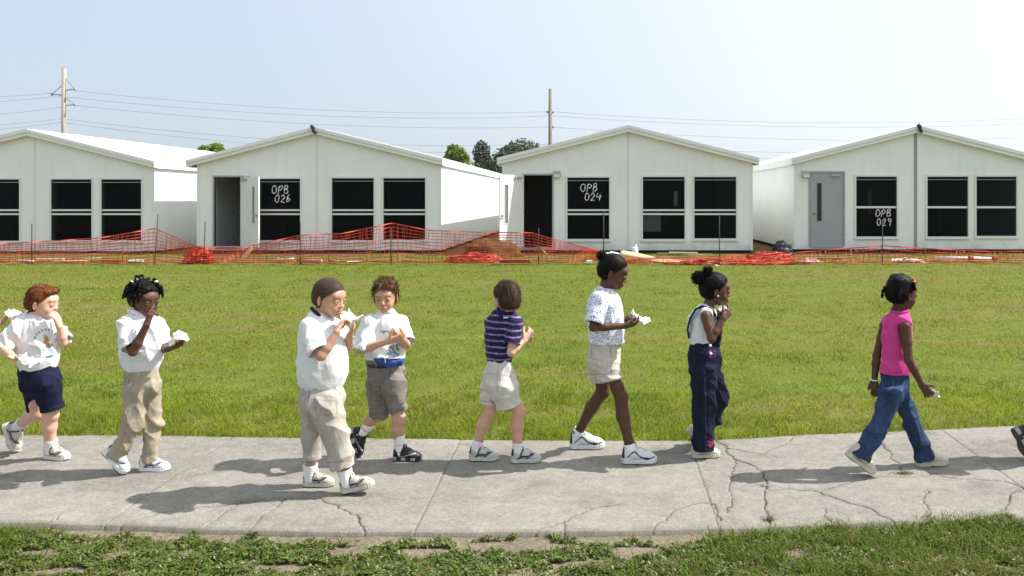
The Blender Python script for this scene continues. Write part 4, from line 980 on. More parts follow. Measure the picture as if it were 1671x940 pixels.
def hline(x, K):
    z0, sl = K.get('line', (.058, 1.0)); xe = .010; ze = z0+sl*(xe-.068)
    return np.minimum(z0+sl*(x-.068), ze+1.9*(x-xe))
def build_body(s, K):
    S = Sdf(); b = K.get('build', 1.0); hs = K.get('hand', 1.0)
    s.hc = s.J(*K['head'][:3]); s.R = rot(*K['head'][3:6]); s.hs = K['head'][6]
    key = (K.get('cheek', 0), K.get('lips', 1.0), K.get('nose', 1.0))
    if key not in _HCACHE: _HCACHE[key] = head_sdf(*key)
    HP = _HCACHE[key].p; c, R, hsz = s.hc, s.R, s.hs
    def fh(X, Y, Z):
        x, y, z = (X-c[0])/hsz, (Y-c[1])/hsz, (Z-c[2])/hsz
        x, y, z = (R[0,0]*x+R[1,0]*y+R[2,0]*z, R[0,1]*x+R[1,1]*y+R[2,1]*z, R[0,2]*x+R[1,2]*y+R[2,2]*z)
        d = np.float32(.3)
        for f, l, h, k, op in HP:
            v = f(x, y, z); d = smin(d, v, k) if op == 'add' else smax(d, -v, k)
        return d*hsz
    S.put(fh, c-.135*hsz, c+.135*hsz, .008)
    nb = s.J(*K['neck']); low = c+R @ np.array([-.022,0,-.055])*hsz
    S.tube([(nb+np.array([0,0,-.02]), .044*b), (nb*.5+low*.5, .035*b), (low, .038*b)], .014)
    tor = [(s.J(*r[:3]), s.rad(r[0], r[3], r[4])*.82, r[4]*.95) for r in K['torso']]
    S.tube(tor, .02, .02)
    s.arms = []
    for A in K['arms']:
        sh, el, wr, tip = [s.J(*A[k]) for k in ('sh','el','wr','tip')]; A['tipv'] = tip
        if A.get('bend') is not None: el = el+np.array(A['bend'])
        S.tube([(sh, .037*b), (sh*.55+el*.45, .0305*b), (el, .0255*b), (el*.65+wr*.35, .026*b), (wr, .0178*b)], .02, .012)
        hand(S, A, wr, hs); s.arms.append((A, sh, el, wr))
    s.legs = []
    for L in K['legs']:
        ft = foot(s, L); hip = s.J(*L['hip']); kn = s.J(L['kn'][0], L['kn'][1], .5*(L['hip'][2]+ft['ank'][1])+L.get('kdy', 0)); an = ft['ank']
        lt = K.get('thin', 1.0)
        calf = kn*.62+an*.38; bk = nrm(np.cross(nrm(kn-an), np.array([0,-1.,0])))
        if bk[0] > 0: bk = -bk
        hp_ = hip*np.array([1,.6,1])+np.array([0,0,.03]); S.tube([(hp_, .034*b), (hip*.65+kn*.35, .040*b*lt), (hip*.25+kn*.75, .043*b*lt), (kn, .041*b*lt), (calf+bk*.008, .042*b*lt), (an*.85+kn*.15, .029*b*lt), (an, .028*b*lt), (ft['H']+ft['d']*.10*ft['sc']+ft['up']*.035*ft['sc'], .022)], .02, .014)
        S.ell(kn-bk*.012*lt, (.034*b*lt,.034*b*lt,.036*b*lt), .02)
        s.legs.append((L, ft, hip, kn, an))
    V, Q = S.net(.0029); R0 = .120*hsz
    V2, Q2 = surface_nets(*S.field(.0018, c-R0-.006, c+R0+.006))              # the same surface, meshed finer around the face
    d1 = np.linalg.norm(V-c, axis=1); Q = Q[~(d1[Q] < R0-.003).all(1)]; Q2 = Q2[(np.linalg.norm(V2-c, axis=1)[Q2] < R0).all(1)]
    Q = np.vstack([Q, Q2+len(V)]); V = np.vstack([V, V2]); us = np.zeros(len(V), bool); us[Q.ravel()] = True; mp = np.cumsum(us)-1; V = V[us]; Q = mp[Q]
    # skin colour: base, lips, brows, flush; nostril shade painted in
    q = ((V-c) @ R)/hsz; base = np.array(K['skin']); col = np.tile(base, (len(V), 1))
    col *= (.93+.14*fbm(V*28, 5, 3))[:,None]
    nearh = (np.abs(q) < .135).all(1)
    lip = nearh & (q[:,0] > .066) & (np.abs(q[:,1]) < .0205) & (np.abs(q[:,2]+.0602) < .0105*(1-(q[:,1]/.024)**2))
    col[lip] = K['lip']
    lash = nearh & (q[:,0] > .05) & (np.abs(np.abs(q[:,1])-.030) < .0165) & (np.abs(q[:,2]-(.0045-.18*(np.abs(q[:,1])-.030)**2/.016)) < .0022)
    brow = nearh & (q[:,0] > .045) & (np.abs(np.abs(q[:,1])-.031) < .018) & (np.abs(q[:,2]-.0185+.25*np.abs(np.abs(q[:,1])-.026)) < .0036)
    col[brow] = np.array(K['hairc'])*.5+base*.42; col[lash] = np.array(K['hairc'])*.5+base*.3
    fl = np.exp(-((q[:,0]-.06)**2+(np.abs(q[:,1])-.04)**2+(q[:,2]+.03)**2)/.0006)[:,None]*nearh[:,None]*K.get('flush', .15)
    col = col*(1-fl)+base*np.array([1.12,.72,.68])*fl
    er = nearh & (np.abs(q[:,1]) > .073) & (np.abs(q[:,0]+.01) < .03); col[er] = col[er]*np.array([1.05,.86,.83])
    nost_shade = nearh & (q[:,0] > .084) & (np.abs(np.abs(q[:,1])-.006) < .0035) & (q[:,2] < -.0335) & (q[:,2] > -.041); col[nost_shade] *= .35  # nostril shade put into the skin colour, no openings modelled
    ln_ = q[:,2]-hline(q[:,0], K)+(vnoise(q*220, 4)-.5)*.012
    hm = (sstep(-.006, .008, ln_)*nearh*(q[:,2] > -.062)*(1-er))[:,None]*.92; col = col*(1-hm)+np.array(K['hairc'])*hm
    s.obj('body', mesh_np('body', V, Q, col=col), MAT['skin_'+K['skinmat']])
    # eyes
    for e in EYES:
        n_, m_ = 14, 20; VV = []
        for i in range(n_):
            for j in range(m_): th = math.pi*i/(n_-1); ph = 2*math.pi*j/m_; VV.append((math.cos(th), math.sin(th)*math.cos(ph), math.sin(th)*math.sin(ph)))
        VV = np.array(VV); ang = np.arccos(np.clip(VV[:,0], -1, 1))
        ec = np.where((ang < .30)[:,None], [.008,.007,.006], np.where((ang < .66)[:,None], np.array(K.get('iris', (.05,.03,.015))), np.array([.52,.48,.44])*(1 if sum(K['skin']) > .5 else .5)))
        VE = np.array(e)+VV*.0122; Qe = [(i*m_+j, i*m_+(j+1)%m_, (i+1)*m_+(j+1)%m_, (i+1)*m_+j) for i in range(n_-1) for j in range(m_)]
        s.obj('eye', mesh_np('eye', (VE*hsz) @ R.T+c, np.array(Qe), col=ec), MAT['eye'])
    s.K = K

def folds(V, Nn, amp, sc, seed, p=2.0):
    """soft drape: warped wave trains of a few directions, fading in and out over the cloth, plus a fine crumple"""
    rg = np.random.default_rng(seed); out = 0
    wrp = fbm(V*np.array([5,5,5]), seed+1, 2)*2.2
    for k in range(4):
        d = nrm(rg.normal(size=3)*np.array(sc)); fr = np.linalg.norm(np.array(sc)*d)*(1.0+.7*rg.random())
        ph = (V @ d)*fr+wrp*(1+.4*k)+rg.random()*6
        wv = 1-np.abs(np.sin(ph*math.pi/1.6))**.8
        mk = sstep(.42, .70, vnoise(V*np.array([8,8,8])+k*17, seed+5+k))
        out = out+wv*mk
    out = out-out.mean()
    return V+Nn*((out*.85+(fbm(V*34, seed+9, 2)-.5)*.22)*amp)[:,None]
def cloth(s, name, S, vox, mat, colf, amp=.006, sc=(22,22,9), seed=1, parent=None, mask=None):
    V, Q = S.net(vox); me = mesh_np(name, V, Q); Nn = get_normals(me)
    V2 = folds(V, Nn, amp, sc, seed) if mask is None else V+(folds(V, Nn, amp, sc, seed)-V)*mask(V)[:,None]
    me.vertices.foreach_set('co', np.ascontiguousarray(V2, np.float32).ravel()); me.update()
    c = colf(V2, Nn) if callable(colf) else np.tile(np.array(colf), (len(V), 1)); set_col(me, c)
    return s.obj(name, me, mat, parent)

def build_shirt(s, K, name='shirt'):
    T = K['shirt']; S = Sdf(); tor = [(s.J(*r[:3]), s.rad(r[0], r[3], r[4]), r[4]) for r in K['torso']]
    S.tube(tor, .02, .018, open_end=T.get('hem', False), depth=.03, wall=.006)
    (A, sN, eN, _), (B, sF, eF, _) = s.arms
    nb = s.J(*K['neck'])
    for sh in (sN, sF): 
        e_ = sh if T.get('len', (.8,.8))[0] > 0 else nb+(sh-nb)*.74
        S.tube([(nb+np.array([0,0,-.046]), .043), (e_+np.array([0,0,.002]), T.get('shr', .046))], .022)
    for (A, sh, el, wr), t in zip(s.arms, T.get('len', (.8, .8))):
        if t <= 0: continue
        e = sh+(el-sh)*min(t, 1.0); cs_ = (1+math.cos(math.atan((s.base[0])/s.Y)))/2-.03; pts = [(sh, T.get('r0', .052)*cs_), (sh*.5+e*.5, T.get('rm', .052)*cs_), (e, T.get('r1', .054)*cs_)]
        S.tube(pts, .016, .014, open_end=True, wall=.006, depth=.03)
    if T.get('len', (.8,.8))[0] <= 0:                                     # sleeveless: armholes
        for (A, sh, el, wr) in s.arms: S.tube([(sh+nrm(el-sh)*.01, .040), (sh+(el-sh)*.6, .034)], .006, op='sub')
    o = cloth(s, name, S, .0042, MAT[T['mat']], T['col'], T.get('amp', .008), T.get('sc', (17,17,10)), K['seed'], mask=lambda V: .25+.75*sstep(tor[-1][0][2]-.02, tor[-1][0][2]+.07, V[:,2]))
    if T.get('collar') is not None:
        u = nrm((s.hc+s.R @ np.array([-.03,0,-.06])*s.hs)-nb); a = nrm(np.cross(u, [0,1,0])); b_ = np.cross(u, a); C = nb+u*T.get('cup', .004)
        m = MB(); r = T.get('cr', .052); m.tube([C+(a*math.cos(t)+b_*math.sin(t))*r+u*.010*math.cos(t) for t in np.linspace(0, 2*math.pi, 29)], T.get('ct', .0085), 8, False)
        me = bpy.data.meshes.new('collar'); me.from_pydata(m.v, [], m.f); me.polygons.foreach_set('use_smooth', [True]*len(me.polygons)); set_col(me, np.tile(np.array(T['collar']), (len(me.vertices), 1)))
        s.obj('collar', me, MAT['cloth'], o)
    return o

def build_trousers(s, K, name):
    T = K['pants']; S = Sdf(); hips = [(s.J(*r[:3]), s.rad(r[0], r[3], r[4]), r[4]) for r in T['hips']]
    S.tube(hips, .02, .02)
    for (L, ft, hip, kn, an), leg in zip(s.legs, T['legs']):
        hp, ap = L['hip'][1], CY+(HC-an[2])*F/(s.Y+an[1]); pts = []
        for (x, y, r) in leg:
            t = np.clip((y-hp)/(ap-hp), 0, 1); pts.append((s.J(x, y, L['hip'][2]*(1-t)+an[1]*t), s.rad(x, r, T.get('sy', .9)), T.get('sy', .9)))
        S.tube(pts, T.get('k', .02), .02, open_end=True, wall=.006, depth=.03)
    o = cloth(s, name, S, .0042, MAT[T['mat']], T['col'], T.get('amp', .008), T.get('sc', (15,15,11)), K['seed']+7)
    if T.get('belt') is not None:
        B = Sdf(); p = hips[0]; c0 = p[0]+np.array([0,0,T.get('bz', .0)]); r = p[1]*T.get('br', 1.0)
        def f(X, Y, Z):
            q = np.sqrt((X-c0[0])**2+((Y-c0[1])/p[2])**2)-r-.004; return np.maximum(q, np.abs(Z-c0[2])-.010)
        B.put(f, c0-np.array([r+.02, (r+.02)*max(1,p[2]), .03]), c0+np.array([r+.02, (r+.02)*max(1,p[2]), .03]), .0)
        V, Q = B.net(.004); s.obj('belt', mesh_np('belt', V, Q, col=np.tile(np.array(T['belt']), (len(V), 1))), MAT['leather'], o)
    return o

# ---------------------------------------------------------------- shoes (local: x heel to toe 0..0.205)
def shoe_parts(style):
    S = Sdf()
    def sole(X, Y, Z):
        d = None
        for (a, ra, b, rb) in (((.030,0),.030,(.09,-.002),.029), ((.09,-.002),.029,(.145,.003),.037), ((.145,.003),.037,(.172,.001),.033)):
            bx, by = b[0]-a[0], b[1]-a[1]; x, y = X-a[0], Y-a[1]; h = np.clip((x*bx+y*by)/(bx*bx+by*by), 0, 1); q = np.sqrt((x-bx*h)**2+(y-by*h)**2)-(ra+(rb-ra)*h); d = q if d is None else smin(d, q, .02)
        zc = .013+.010*sstep(.15, .21, X)+.004*sstep(.05, 0, X); th = .0140+.003*sstep(.06, .02, X)
        arch = .006*np.exp(-((X-.088)/.02)**2)
        q = np.abs(Z-zc-arch*.6)-th+arch*.5+0*Y; e = np.maximum(d, q); return e+.0006*np.sin(X*420)*(np.abs(d) < .006)
    S.put(sole, (-.01,-.045,-.01), (.215,.045,.05), 0)
    Vs, Qs = S.net(.0024)
    U = Sdf()
    U.tube([((.034,0,.034),.0315,.92),((.041,0,.086),.0300,.95)], .02); U.tube([((.045,0,.060),.031,.92),((.10,0,.054),.0305,1.05),((.150,.001,.037),.027,1.25)], .02, .02)
    U.ell((.160,.001,.032), (.040,.035,.025), .015)
    U.ell((.036,0,.124), (.027,.0225,.022), .004, op='sub')
    U.ell((.078,0,.108), (.008,.019,.026), .005, rot(0,-22,0)); U.ell((.075,0,.082), (.02,.027,.02), .012)
    def low(X, Y, Z): return .018-Z+0*X+0*Y
    U.put(low, (-.02,-.06,-.02), (.23,.06,.13), .0, 'max')
    Vu, Qu = U.net(.0024)
    x, y, z = Vu.T; ay = np.abs(y); st = style; main, acc, acc2 = [np.array(c) for c in st['cols']]
    col = np.tile(main, (len(Vu), 1))
    if st['pat'] == 'run':      # swooping side panels, dark heel tab and toe cap
        m = (ay > .014) & (np.abs(z-.040-.30*(x-.08)+.006*np.sin(x*60)) < .0065); col[m] = acc
        m = (x < .020) & (z > .050); col[m] = acc
        m = (ay > .016) & (np.abs(x-.105-(z-.02)*.7) < .008); col[m] = acc2
        m = (x > .165) & (z < .030); col[m] = acc2
        m = (ay > .02) & (x > .035) & (x < .075) & (z > .020) & (z < .030); col[m] = acc
        m = (ay > .012) & (np.abs(x-.066-(z-.05)*.4) < .005) & (z > .045); col[m] = acc
        m = (x > .085) & (x < .145) & (ay < .007) & (z > .04); col[m] = acc2
    elif st['pat'] == 'dark':   # dark shoe with pale flashes
        m = (ay > .016) & (np.abs(z-.034-.25*(x-.07)) < .004) & (x > .05); col[m] = acc
        m = (x > .155) & (z < .028); col[m] = acc2
    elif st['pat'] == 'hoop':   # black outline curve
        m = (ay > .020) & (np.abs(z-.022-.02*np.sin((x-.12)*18)) < .0035) & (x > .10); col[m] = acc
        m = (x > .09) & (x < .145) & (ay < .006) & (z > .04); col[m] = acc2*.4
        m = (ay > .012) & (np.abs(z-(.036+.036*np.exp(-((x-.07)/.03)**2))) < .0050) & (x > .03) & (x < .16); col[m] = acc
        m = (x < .016) & (z > .03); col[m] = acc
    elif st['pat'] == 'plain': m = (x < .02) & (z > .035); col[m] = acc2
    lin = ((z > .092) & (x < .066)) | ((z > .100) & (ay < .017)); col[lin] = acc*.5+main*.2 if st['pat'] != 'plain' else main*.8
    col *= (.88+.24*fbm(Vu*120, 8, 2))[:,None]
    cs = np.tile(np.array(st['sole']), (len(Vs), 1)); cs[Vs[:,2] < .0035] = st.get('tread', (.05,.05,.05))
    if st.get('soleflash') is not None: mm = (Vs[:,2] > .008) & (np.sin(Vs[:,0]*95) > .1); cs[mm] = st['soleflash']
    L = MB()
    for i in range(5):
        xx = .082+.0135*i; zz = .0985-.0078*i-.0012*i*i*.3; s_ = .019+.0015*i
        L.tube([(xx-.006, -s_, zz-.017), (xx, -s_*.55, zz-.003), (xx+.002, 0, zz+.001), (xx, s_*.55, zz-.003), (xx-.006, s_, zz-.017)], .0032, 6)
    for sg in (1, -1): L.tube([(.080,0,.102),(.083,sg*.014,.108),(.089,sg*.024,.098),(.093,sg*.022,.082)], .0026, 6)
    me = bpy.data.meshes.new('laces'); me.from_pydata(L.v, [], L.f); me.polygons.foreach_set('use_smooth', [True]*len(me.polygons)); set_col(me, np.tile(np.array(st['lace']), (len(me.vertices), 1)))
    return mesh_np('shoe', Vu, Qu, col=col), mesh_np('sole', Vs, Qs, col=cs), me
_SH = {}
def put_shoes(s, style):
    if style not in _SH:
        _SH[style] = shoe_parts(SHOES[style])
        for me, mt in zip(_SH[style], ('shoe_leather', 'rubber', 'cloth')): me.materials.append(MAT[mt])
    for (L, ft, hip, kn, an) in s.legs:
        k = ft['sc']; M4 = Matrix([list(r)+[t] for r, t in zip(np.stack([ft['d']*k, ft['side']*k, ft['up']*k], 1), ft['H']+ft['up']*.001)]+[[0,0,0,1]])
        sh = s.obj('shoe', _SH[style][0], None); sh.matrix_local = M4
        link('sole', _SH[style][1], None, sh); link('laces', _SH[style][2], None, sh)
def put_socks(s, c=(.76,.76,.75), ln=.07, r=.034):
    for (L, ft, hip, kn, an) in s.legs:
        S = Sdf(); d = nrm(kn-an); b = s.K.get('build', 1)
        S.tube([(an-ft['up']*.03, r*.93*b), (an, r*.93*b), (an+d*ln*.6, r*1.0*b), (an+d*ln, r*1.04*b)], .01, .01, open_end=True, wall=.004, depth=.006)
        V, Q = S.net(.004); me = mesh_np('sock', V, Q); Nn = get_normals(me); V = V+Nn*(.0006*np.sin((V @ d)*420))[:,None]
        me.vertices.foreach_set('co', np.ascontiguousarray(V, np.float32).ravel()); set_col(me, np.tile(np.array(c), (len(V), 1))); s.obj('sock', me, MAT['cloth'])

# ---------------------------------------------------------------- hair (head-local)
def hair_cap(s, top, side, line=(.060,.82,.07), back=-.064, noise=.004, nsc=40, lumps=None, col=(.05,.03,.02), n=2600, ln=.02, lift=.25, flow=(-.6,0,-.5), jit=.35, wdt=.0013, name='hair', front=0, smooth=.022, mat='hair', var=.75, fade=.010, streak=1.0):
    S = Sdf()
    S.ell((-.013,0,.030+top*.25), (.091+side,.0725+side,.079+top), .02)
    S.ell((-.045,0,-.01), (.055+side*.9,.064+side*.7,.055), .03)
    for l in (lumps or []): S.ell(l[0], l[1], l[2] if len(l) > 2 else .02)
    ear_k = s.K.get('earcut', 1)
    def pl(X, Y, Z): return (hline(X, s.K)-.003*np.cos(Y*90)+.004*np.sin(X*310+Y*170)*np.sin(Y*260)-Z)*.6
    S.put(pl, (-.3,-.3,-.3), (.3,.3,.3), smooth, 'max')
    def bk(X, Y, Z): return back-Z+0*X+0*Y
    S.put(bk, (-.3,-.3,-.3), (.3,.3,.3), .012, 'max')
    if ear_k:
        for sg in (1,-1): S.ell((-.009,sg*.079,-.014), (.020,.019,.027), .006, op='sub')
    V, Q = S.net(.0034); me0 = mesh_np('hair', V, Q); Nn = get_normals(me0); bpy.data.meshes.remove(me0)
    V = V+Nn*((fbm(V*nsc*np.array([.5,1.3,.6]), s.K['seed'], 3)-.5)*2*noise)[:,None]
    rg = np.random.default_rng(s.K['seed']); base = np.array(col)
    fd = (1-sstep(.0, fade, V[:,2]-hline(V[:,0], s.K)))[:,None]*.62; sk = np.array(s.K['skin'])*.75
    vc = base*(1+streak*1.3*(-.5+sstep(.25, .75, fbm(V*np.array([22,95,22]), 3, 2))))[:,None]; vc = vc*(1-fd)+sk*fd
    up = np.where(V[:,2] > -.2)[0]; pk = up[rg.integers(0, len(up), n)]; P, Np = V[pk], Nn[pk]
    f = np.array(flow); D = np.tile(f, (n, 1)) if f.ndim == 1 else f
    if front: D = D+np.where(P[:,:1] > .02, [[front,0,-.1]], 0)
    D = D-Np*np.sum(D*Np, 1)[:,None]; D /= np.linalg.norm(D, axis=1)[:,None]+1e-6; D = D+rg.normal(0, jit, (n, 3))+Np*lift; D /= np.linalg.norm(D, axis=1)[:,None]
    W = np.cross(D, Np); W /= np.linalg.norm(W, axis=1)[:,None]+1e-6; l = (ln*(.5+.8*rg.random(n)))[:,None]; ww = wdt*(.6+.8*rg.random(n))[:,None]
    B = P-Np*.002
    VB = np.stack([B-W*ww, B+W*ww, B+D*l*.55+W*ww*.8, B+D*l*.55-W*ww*.8, B+D*l-Np*l*.18], 1).reshape(-1, 3)
    b = len(V)+np.arange(n)[:,None]*5; cb = base*(1-var+2*var*rg.random(n))[:,None]; cb = cb*(1-fd[pk]*.7)+sk*fd[pk]*.7
    VA = np.vstack([V, VB]); QA = np.vstack([Q, b+np.array([[0,1,2,3]])]); TA = b+np.array([[3,2,4]])
    o = s.obj(name, mesh_np(name, (VA*s.hs) @ s.R.T+s.hc, QA, TA, col=np.vstack([vc, np.repeat(cb, 5, 0)])), MAT[mat]); return o
def hl(s, p): return (np.array(p)*s.hs) @ s.R.T+s.hc
def braid(s, pts, r, parent, col=(.005,.004,.0036), name='braid'):
    P = [np.array(p) for p in pts]; m = MB(); q = []
    for a, b in zip(P[:-1], P[1:]): q += [a*(1-t)+b*t for t in np.linspace(0, 1, 5)[:-1]]
    q.append(P[-1]); n = len(q); m.tube([hl(s, p) for p in q], [r*s.hs*(1-.45*i/(n-1))*(1+.28*math.sin(i*2.3)) for i in range(n)], 8)
    me = bpy.data.meshes.new(name); me.from_pydata(m.v, [], m.f); me.polygons.foreach_set('use_smooth', [True]*len(me.polygons)); set_col(me, np.tile(np.array(col), (len(me.vertices), 1)))
    return s.obj(name, me, MAT['hair'], parent)
def bobble(s, p, r, col, parent, name='hair_bead'):
    S = Sdf(); S.ell((0,0,0), (r, r*.9, r), .0); V, Q = S.net(r/5); me = mesh_np(name, V+hl(s, p), Q, col=np.tile(np.array(col), (len(V), 1))); return s.obj(name, me, MAT['bead'], parent)
def tuft(s, p, d, r, ln, n, parent, col=(.005,.004,.0036), name='ponytail', droop=.5, seed=4):
    """bushy tail: core plus many fine locks"""
    rg = np.random.default_rng(seed); p = np.array(p); d = nrm(d); S = Sdf(); S.tube([(p, r*.7), (p+d*ln*.5, r), (p+d*ln*.8+np.array([0,0,-droop*ln*.3]), r*.6)], .01)
    V, Q = S.net(.0035); V = V+(fbm(V*60, seed, 2)-.5)[:,None]*.012*np.sign(V-p)
    pk = V[rg.integers(0, len(V), n)]; D = nrm(d)+rg.normal(0, .45, (n, 3))+np.array([0,0,-droop]); D /= np.linalg.norm(D, axis=1)[:,None]
    W = np.cross(D, rg.normal(size=(n, 3))); W /= np.linalg.norm(W, axis=1)[:,None]; l = (.022*(.5+rg.random(n)))[:,None]; ww = .0016
    VB = np.stack([pk-W*ww, pk+W*ww, pk+D*l*.6+W*ww*.7+np.array([0,0,-.002]), pk+D*l*.6-W*ww*.7+np.array([0,0,-.002]), pk+D*l+np.array([0,0,-.006])], 1).reshape(-1, 3); b = len(V)+np.arange(n)[:,None]*5
    VA = np.vstack([V, VB]); me = mesh_np(name, (VA*s.hs) @ s.R.T+s.hc, np.vstack([Q, b+np.array([[0,1,2,3]])]), b+np.array([[3,2,4]]), col=np.vstack([np.tile(np.array(col), (len(V), 1)), np.repeat(np.array(col)*(.6+.9*rg.random(n))[:,None], 5, 0)]))
    return s.obj(name, me, MAT['hair'], parent)

MAT = {
 'skin_light': attr_mat('light_skin', .48, .35, 220, .12, .0006, var=.05, vscale=60, sss=.12),
 'skin_dark': attr_mat('dark_skin', .52, .28, 220, .12, .0006, var=.06, vscale=60, sss=.04),
 'eye': attr_mat('eye', .15, .5), 'cloth': attr_mat('cotton', .85, .18, 700, .25, .0006, var=.04, vscale=25, sheen=.1, crease=.55),
 'twill': attr_mat('twill', .9, .12, 500, .4, .0008, var=.10, vscale=40, crease=.6), 'denim': attr_mat('denim', .85, .2, 600, .5, .0008, var=.28, vscale=60, crease=.6),
 'leather': attr_mat('belt_leather', .45, .4), 'shoe_leather': attr_mat('shoe_leather', .5, .35, 160, .3, .001, var=.08, vscale=50), 'rubber': attr_mat('sole_rubber', .7, .3, 90, .3, .001, var=.1, vscale=40),
 'hair': attr_mat('hair', .55, .12), 'bead': attr_mat('bead', .3, .5),
}
def floral():
    m, nt, b = new_mat('floral_print'); tc = N(nt, 'ShaderNodeTexCoord'); v = N(nt, 'ShaderNodeTexVoronoi'); v.inputs['Scale'].default_value = 105
    no = N(nt, 'ShaderNodeTexNoise'); no.inputs['Scale'].default_value = 95; nt.links.new(tc.outputs['Object'], v.inputs['Vector']); nt.links.new(tc.outputs['Object'], no.inputs['Vector'])
    ad = N(nt, 'ShaderNodeMath', operation='ADD'); nt.links.new(v.outputs['Distance'], ad.inputs[0]); nt.links.new(no.outputs[0], ad.inputs[1])
    r = N(nt, 'ShaderNodeValToRGB'); e = r.color_ramp.elements; e[0].position = .86; e[0].color = (.27,.33,.50,1); e[1].position = 1.0; e[1].color = (.80,.81,.86,1)
    nt.links.new(ad.outputs[0], r.inputs[0]); nt.links.new(r.outputs[0], b.inputs['Base Color']); b.inputs['Roughness'].default_value = .85; b.inputs['Specular IOR Level'].default_value = .2
    bump(nt, b, 500, .3, .0008); return m
MAT['floral'] = floral()
WHITE = (.72,.725,.73); OFFW = (.47,.45,.405)
SHOES = {
 'beige_run': dict(pat='run', cols=((.47,.445,.39),(.025,.025,.035),(.20,.19,.18)), sole=(.62,.60,.54), tread=(.10,.09,.08), lace=(.72,.70,.66)),
 'white_blue': dict(pat='run', cols=((.62,.62,.60),(.035,.05,.12),(.33,.35,.40)), sole=(.70,.70,.68), lace=(.78,.78,.76)),
 'beige_trail': dict(pat='run', cols=((.45,.42,.34),(.03,.03,.045),(.16,.15,.14)), sole=(.47,.44,.36), tread=(.05,.05,.05), lace=(.75,.73,.66)),
 'black': dict(pat='dark', cols=((.018,.018,.020),(.40,.40,.40),(.10,.10,.10)), sole=(.03,.03,.03), soleflash=(.34,.34,.33), lace=(.02,.02,.02)),
 'grey_run': dict(pat='run', cols=((.46,.46,.43),(.015,.015,.02),(.10,.10,.10)), sole=(.52,.51,.46), tread=(.04,.04,.04), lace=(.66,.66,.64)),
 'white_hoop': dict(pat='hoop', cols=((.62,.62,.63),(.015,.015,.03),(.4,.4,.42)), sole=(.60,.60,.60), tread=(.04,.04,.05), lace=(.70,.70,.70)),
 'cream_plain': dict(pat='plain', cols=((.52,.48,.38),(.30,.22,.14),(.50,.45,.34)), sole=(.50,.46,.37), tread=(.18,.15,.11), lace=(.70,.67,.58)),
}
LIGHT, LIGHT2, DARK, DARK2 = (.60,.35,.245), (.50,.285,.185), (.108,.050,.029), (.090,.042,.024)
LIPL, LIPD = (.46,.19,.16), (.10,.036,.028)
BLACKH = (.0045,.0036,.0032)

def napkin(W, size, seed, label, yaw=0.0, tilt=0.3, food=None, parent=None):
    """crumpled paper napkin: folded sheet with ridges; W = world position"""
    n = 22; u, v = np.meshgrid(np.linspace(-1, 1, n), np.linspace(-1, 1, n), indexing='ij'); u, v = u.ravel(), v.ravel()
    P = np.stack([u*1.6, v*1.6, np.full_like(u, seed*1.7)], 1)
    z = (ridge(P, seed)-.5)*.8+(ridge(P*2.3, seed+4)-.5)*.36+.45*(u*u-.3)*(1 if seed % 2 else -1)
    x = u*(.75+.25*vnoise(P+9, seed))+.2*(vnoise(P*1.4, seed+8)-.5); y = v*(.6+.25*vnoise(P+5, seed+2))
    V = np.stack([x, y, z], 1)*size/2; V = V @ rot(yaw, math.degrees(tilt), 12).T
    Q = [(i*n+j, (i+1)*n+j, (i+1)*n+j+1, i*n+j+1) for i in range(n-1) for j in range(n-1)]
    o = link('napkin', mesh_np('napkin', V, np.array(Q), smooth=True), NAP); o.location = W
    md = o.modifiers.new('solid', 'SOLIDIFY'); md.thickness = .002
    tag(o, label, 'napkin', 'paper napkins held by the children')
    return o
NAP = simple('napkin_paper', (.82,.82,.81), .9, .15, .02, 30)
def snack(W, r, label):
    S = Sdf(); S.ell((0,0,0), (r, r*.8, r*.55), 0); V, Q = S.net(r/7); V = V*(1+.25*(fbm(V*90, 3, 2)-.5))[:,None]
    o = link('cookie', mesh_np('cookie', V, Q, smooth=True), COOK); o.location = W; tag(o, label, 'snack')
COOK = simple('baked_snack', (.45,.26,.09), .8, .2, .25, 60, 120, .5, .002)

def person(K):
    s = Fig(K['g'][0], K['g'][1], K['label']); build_body(s, K)
    build_shirt(s, K); build_trousers(s, K, K['pants']['name'])
    put_shoes(s, K['shoe'])
    if K.get('sock', True): put_socks(s, *K.get('sockp', ()))
    return s
def white_shirt(s=None): return lambda V, Nn: np.tile(np.array(WHITE), (len(V), 1))
def mixc(c, m, col): return np.where(m[:,None], np.array(col), c)

# ---------------------------------------------------------------- 1: red-haired boy
K1 = dict(g=(75,752), seed=11, label='red-haired boy in white printed T-shirt and navy shorts, hand at his mouth', skin=(.66,.40,.30), skinmat='light', lip=LIPL, hairc=(.20,.065,.02), flush=.35,
  head=(70,494,0,8,6,0,.93), neck=(58,517,0),
  torso=[(57,525,0,22,.8),(58,540,0,33,.68),(60,560,0,37,.68),(62,580,0,37,.72),(62,593,0,33,.8)],
  arms=[dict(sh=(33,531,-.06), el=(4,566,-.10), wr=(21,583,-.21), tip=(36,589,-.27), n=(0,0,1), side='R', curl=30),
        dict(sh=(84,531,.08), el=(103,559,.02), wr=(97,533,-.03), tip=(90,513,-.05), n=(-1,0,.1), side='L', curl=35)],
  legs=[dict(hip=(74,614,-.04), kn=(82,677,0), heel=(73,748), toe=(113,751), plant='flat'),
        dict(hip=(56,614,.05), kn=(62,674,0), heel=(5,692), toe=(24,739), plant='toe')],
  shirt=dict(mat='cloth', col=None, len=(1.0,.92), r0=.052, rm=.058, r1=.062, amp=.013, collar=WHITE),
  pants=dict(name='shorts', mat='twill', col=(.014,.014,.036), hips=[(62,598,0,32,.8),(66,622,0,36,.75)], legs=[[(75,625,25),(86,668,21)],[(56,625,24),(61,669,18)]], amp=.010),
  shoe='beige_run', sockp=((.74,.73,.72),.05,.034))
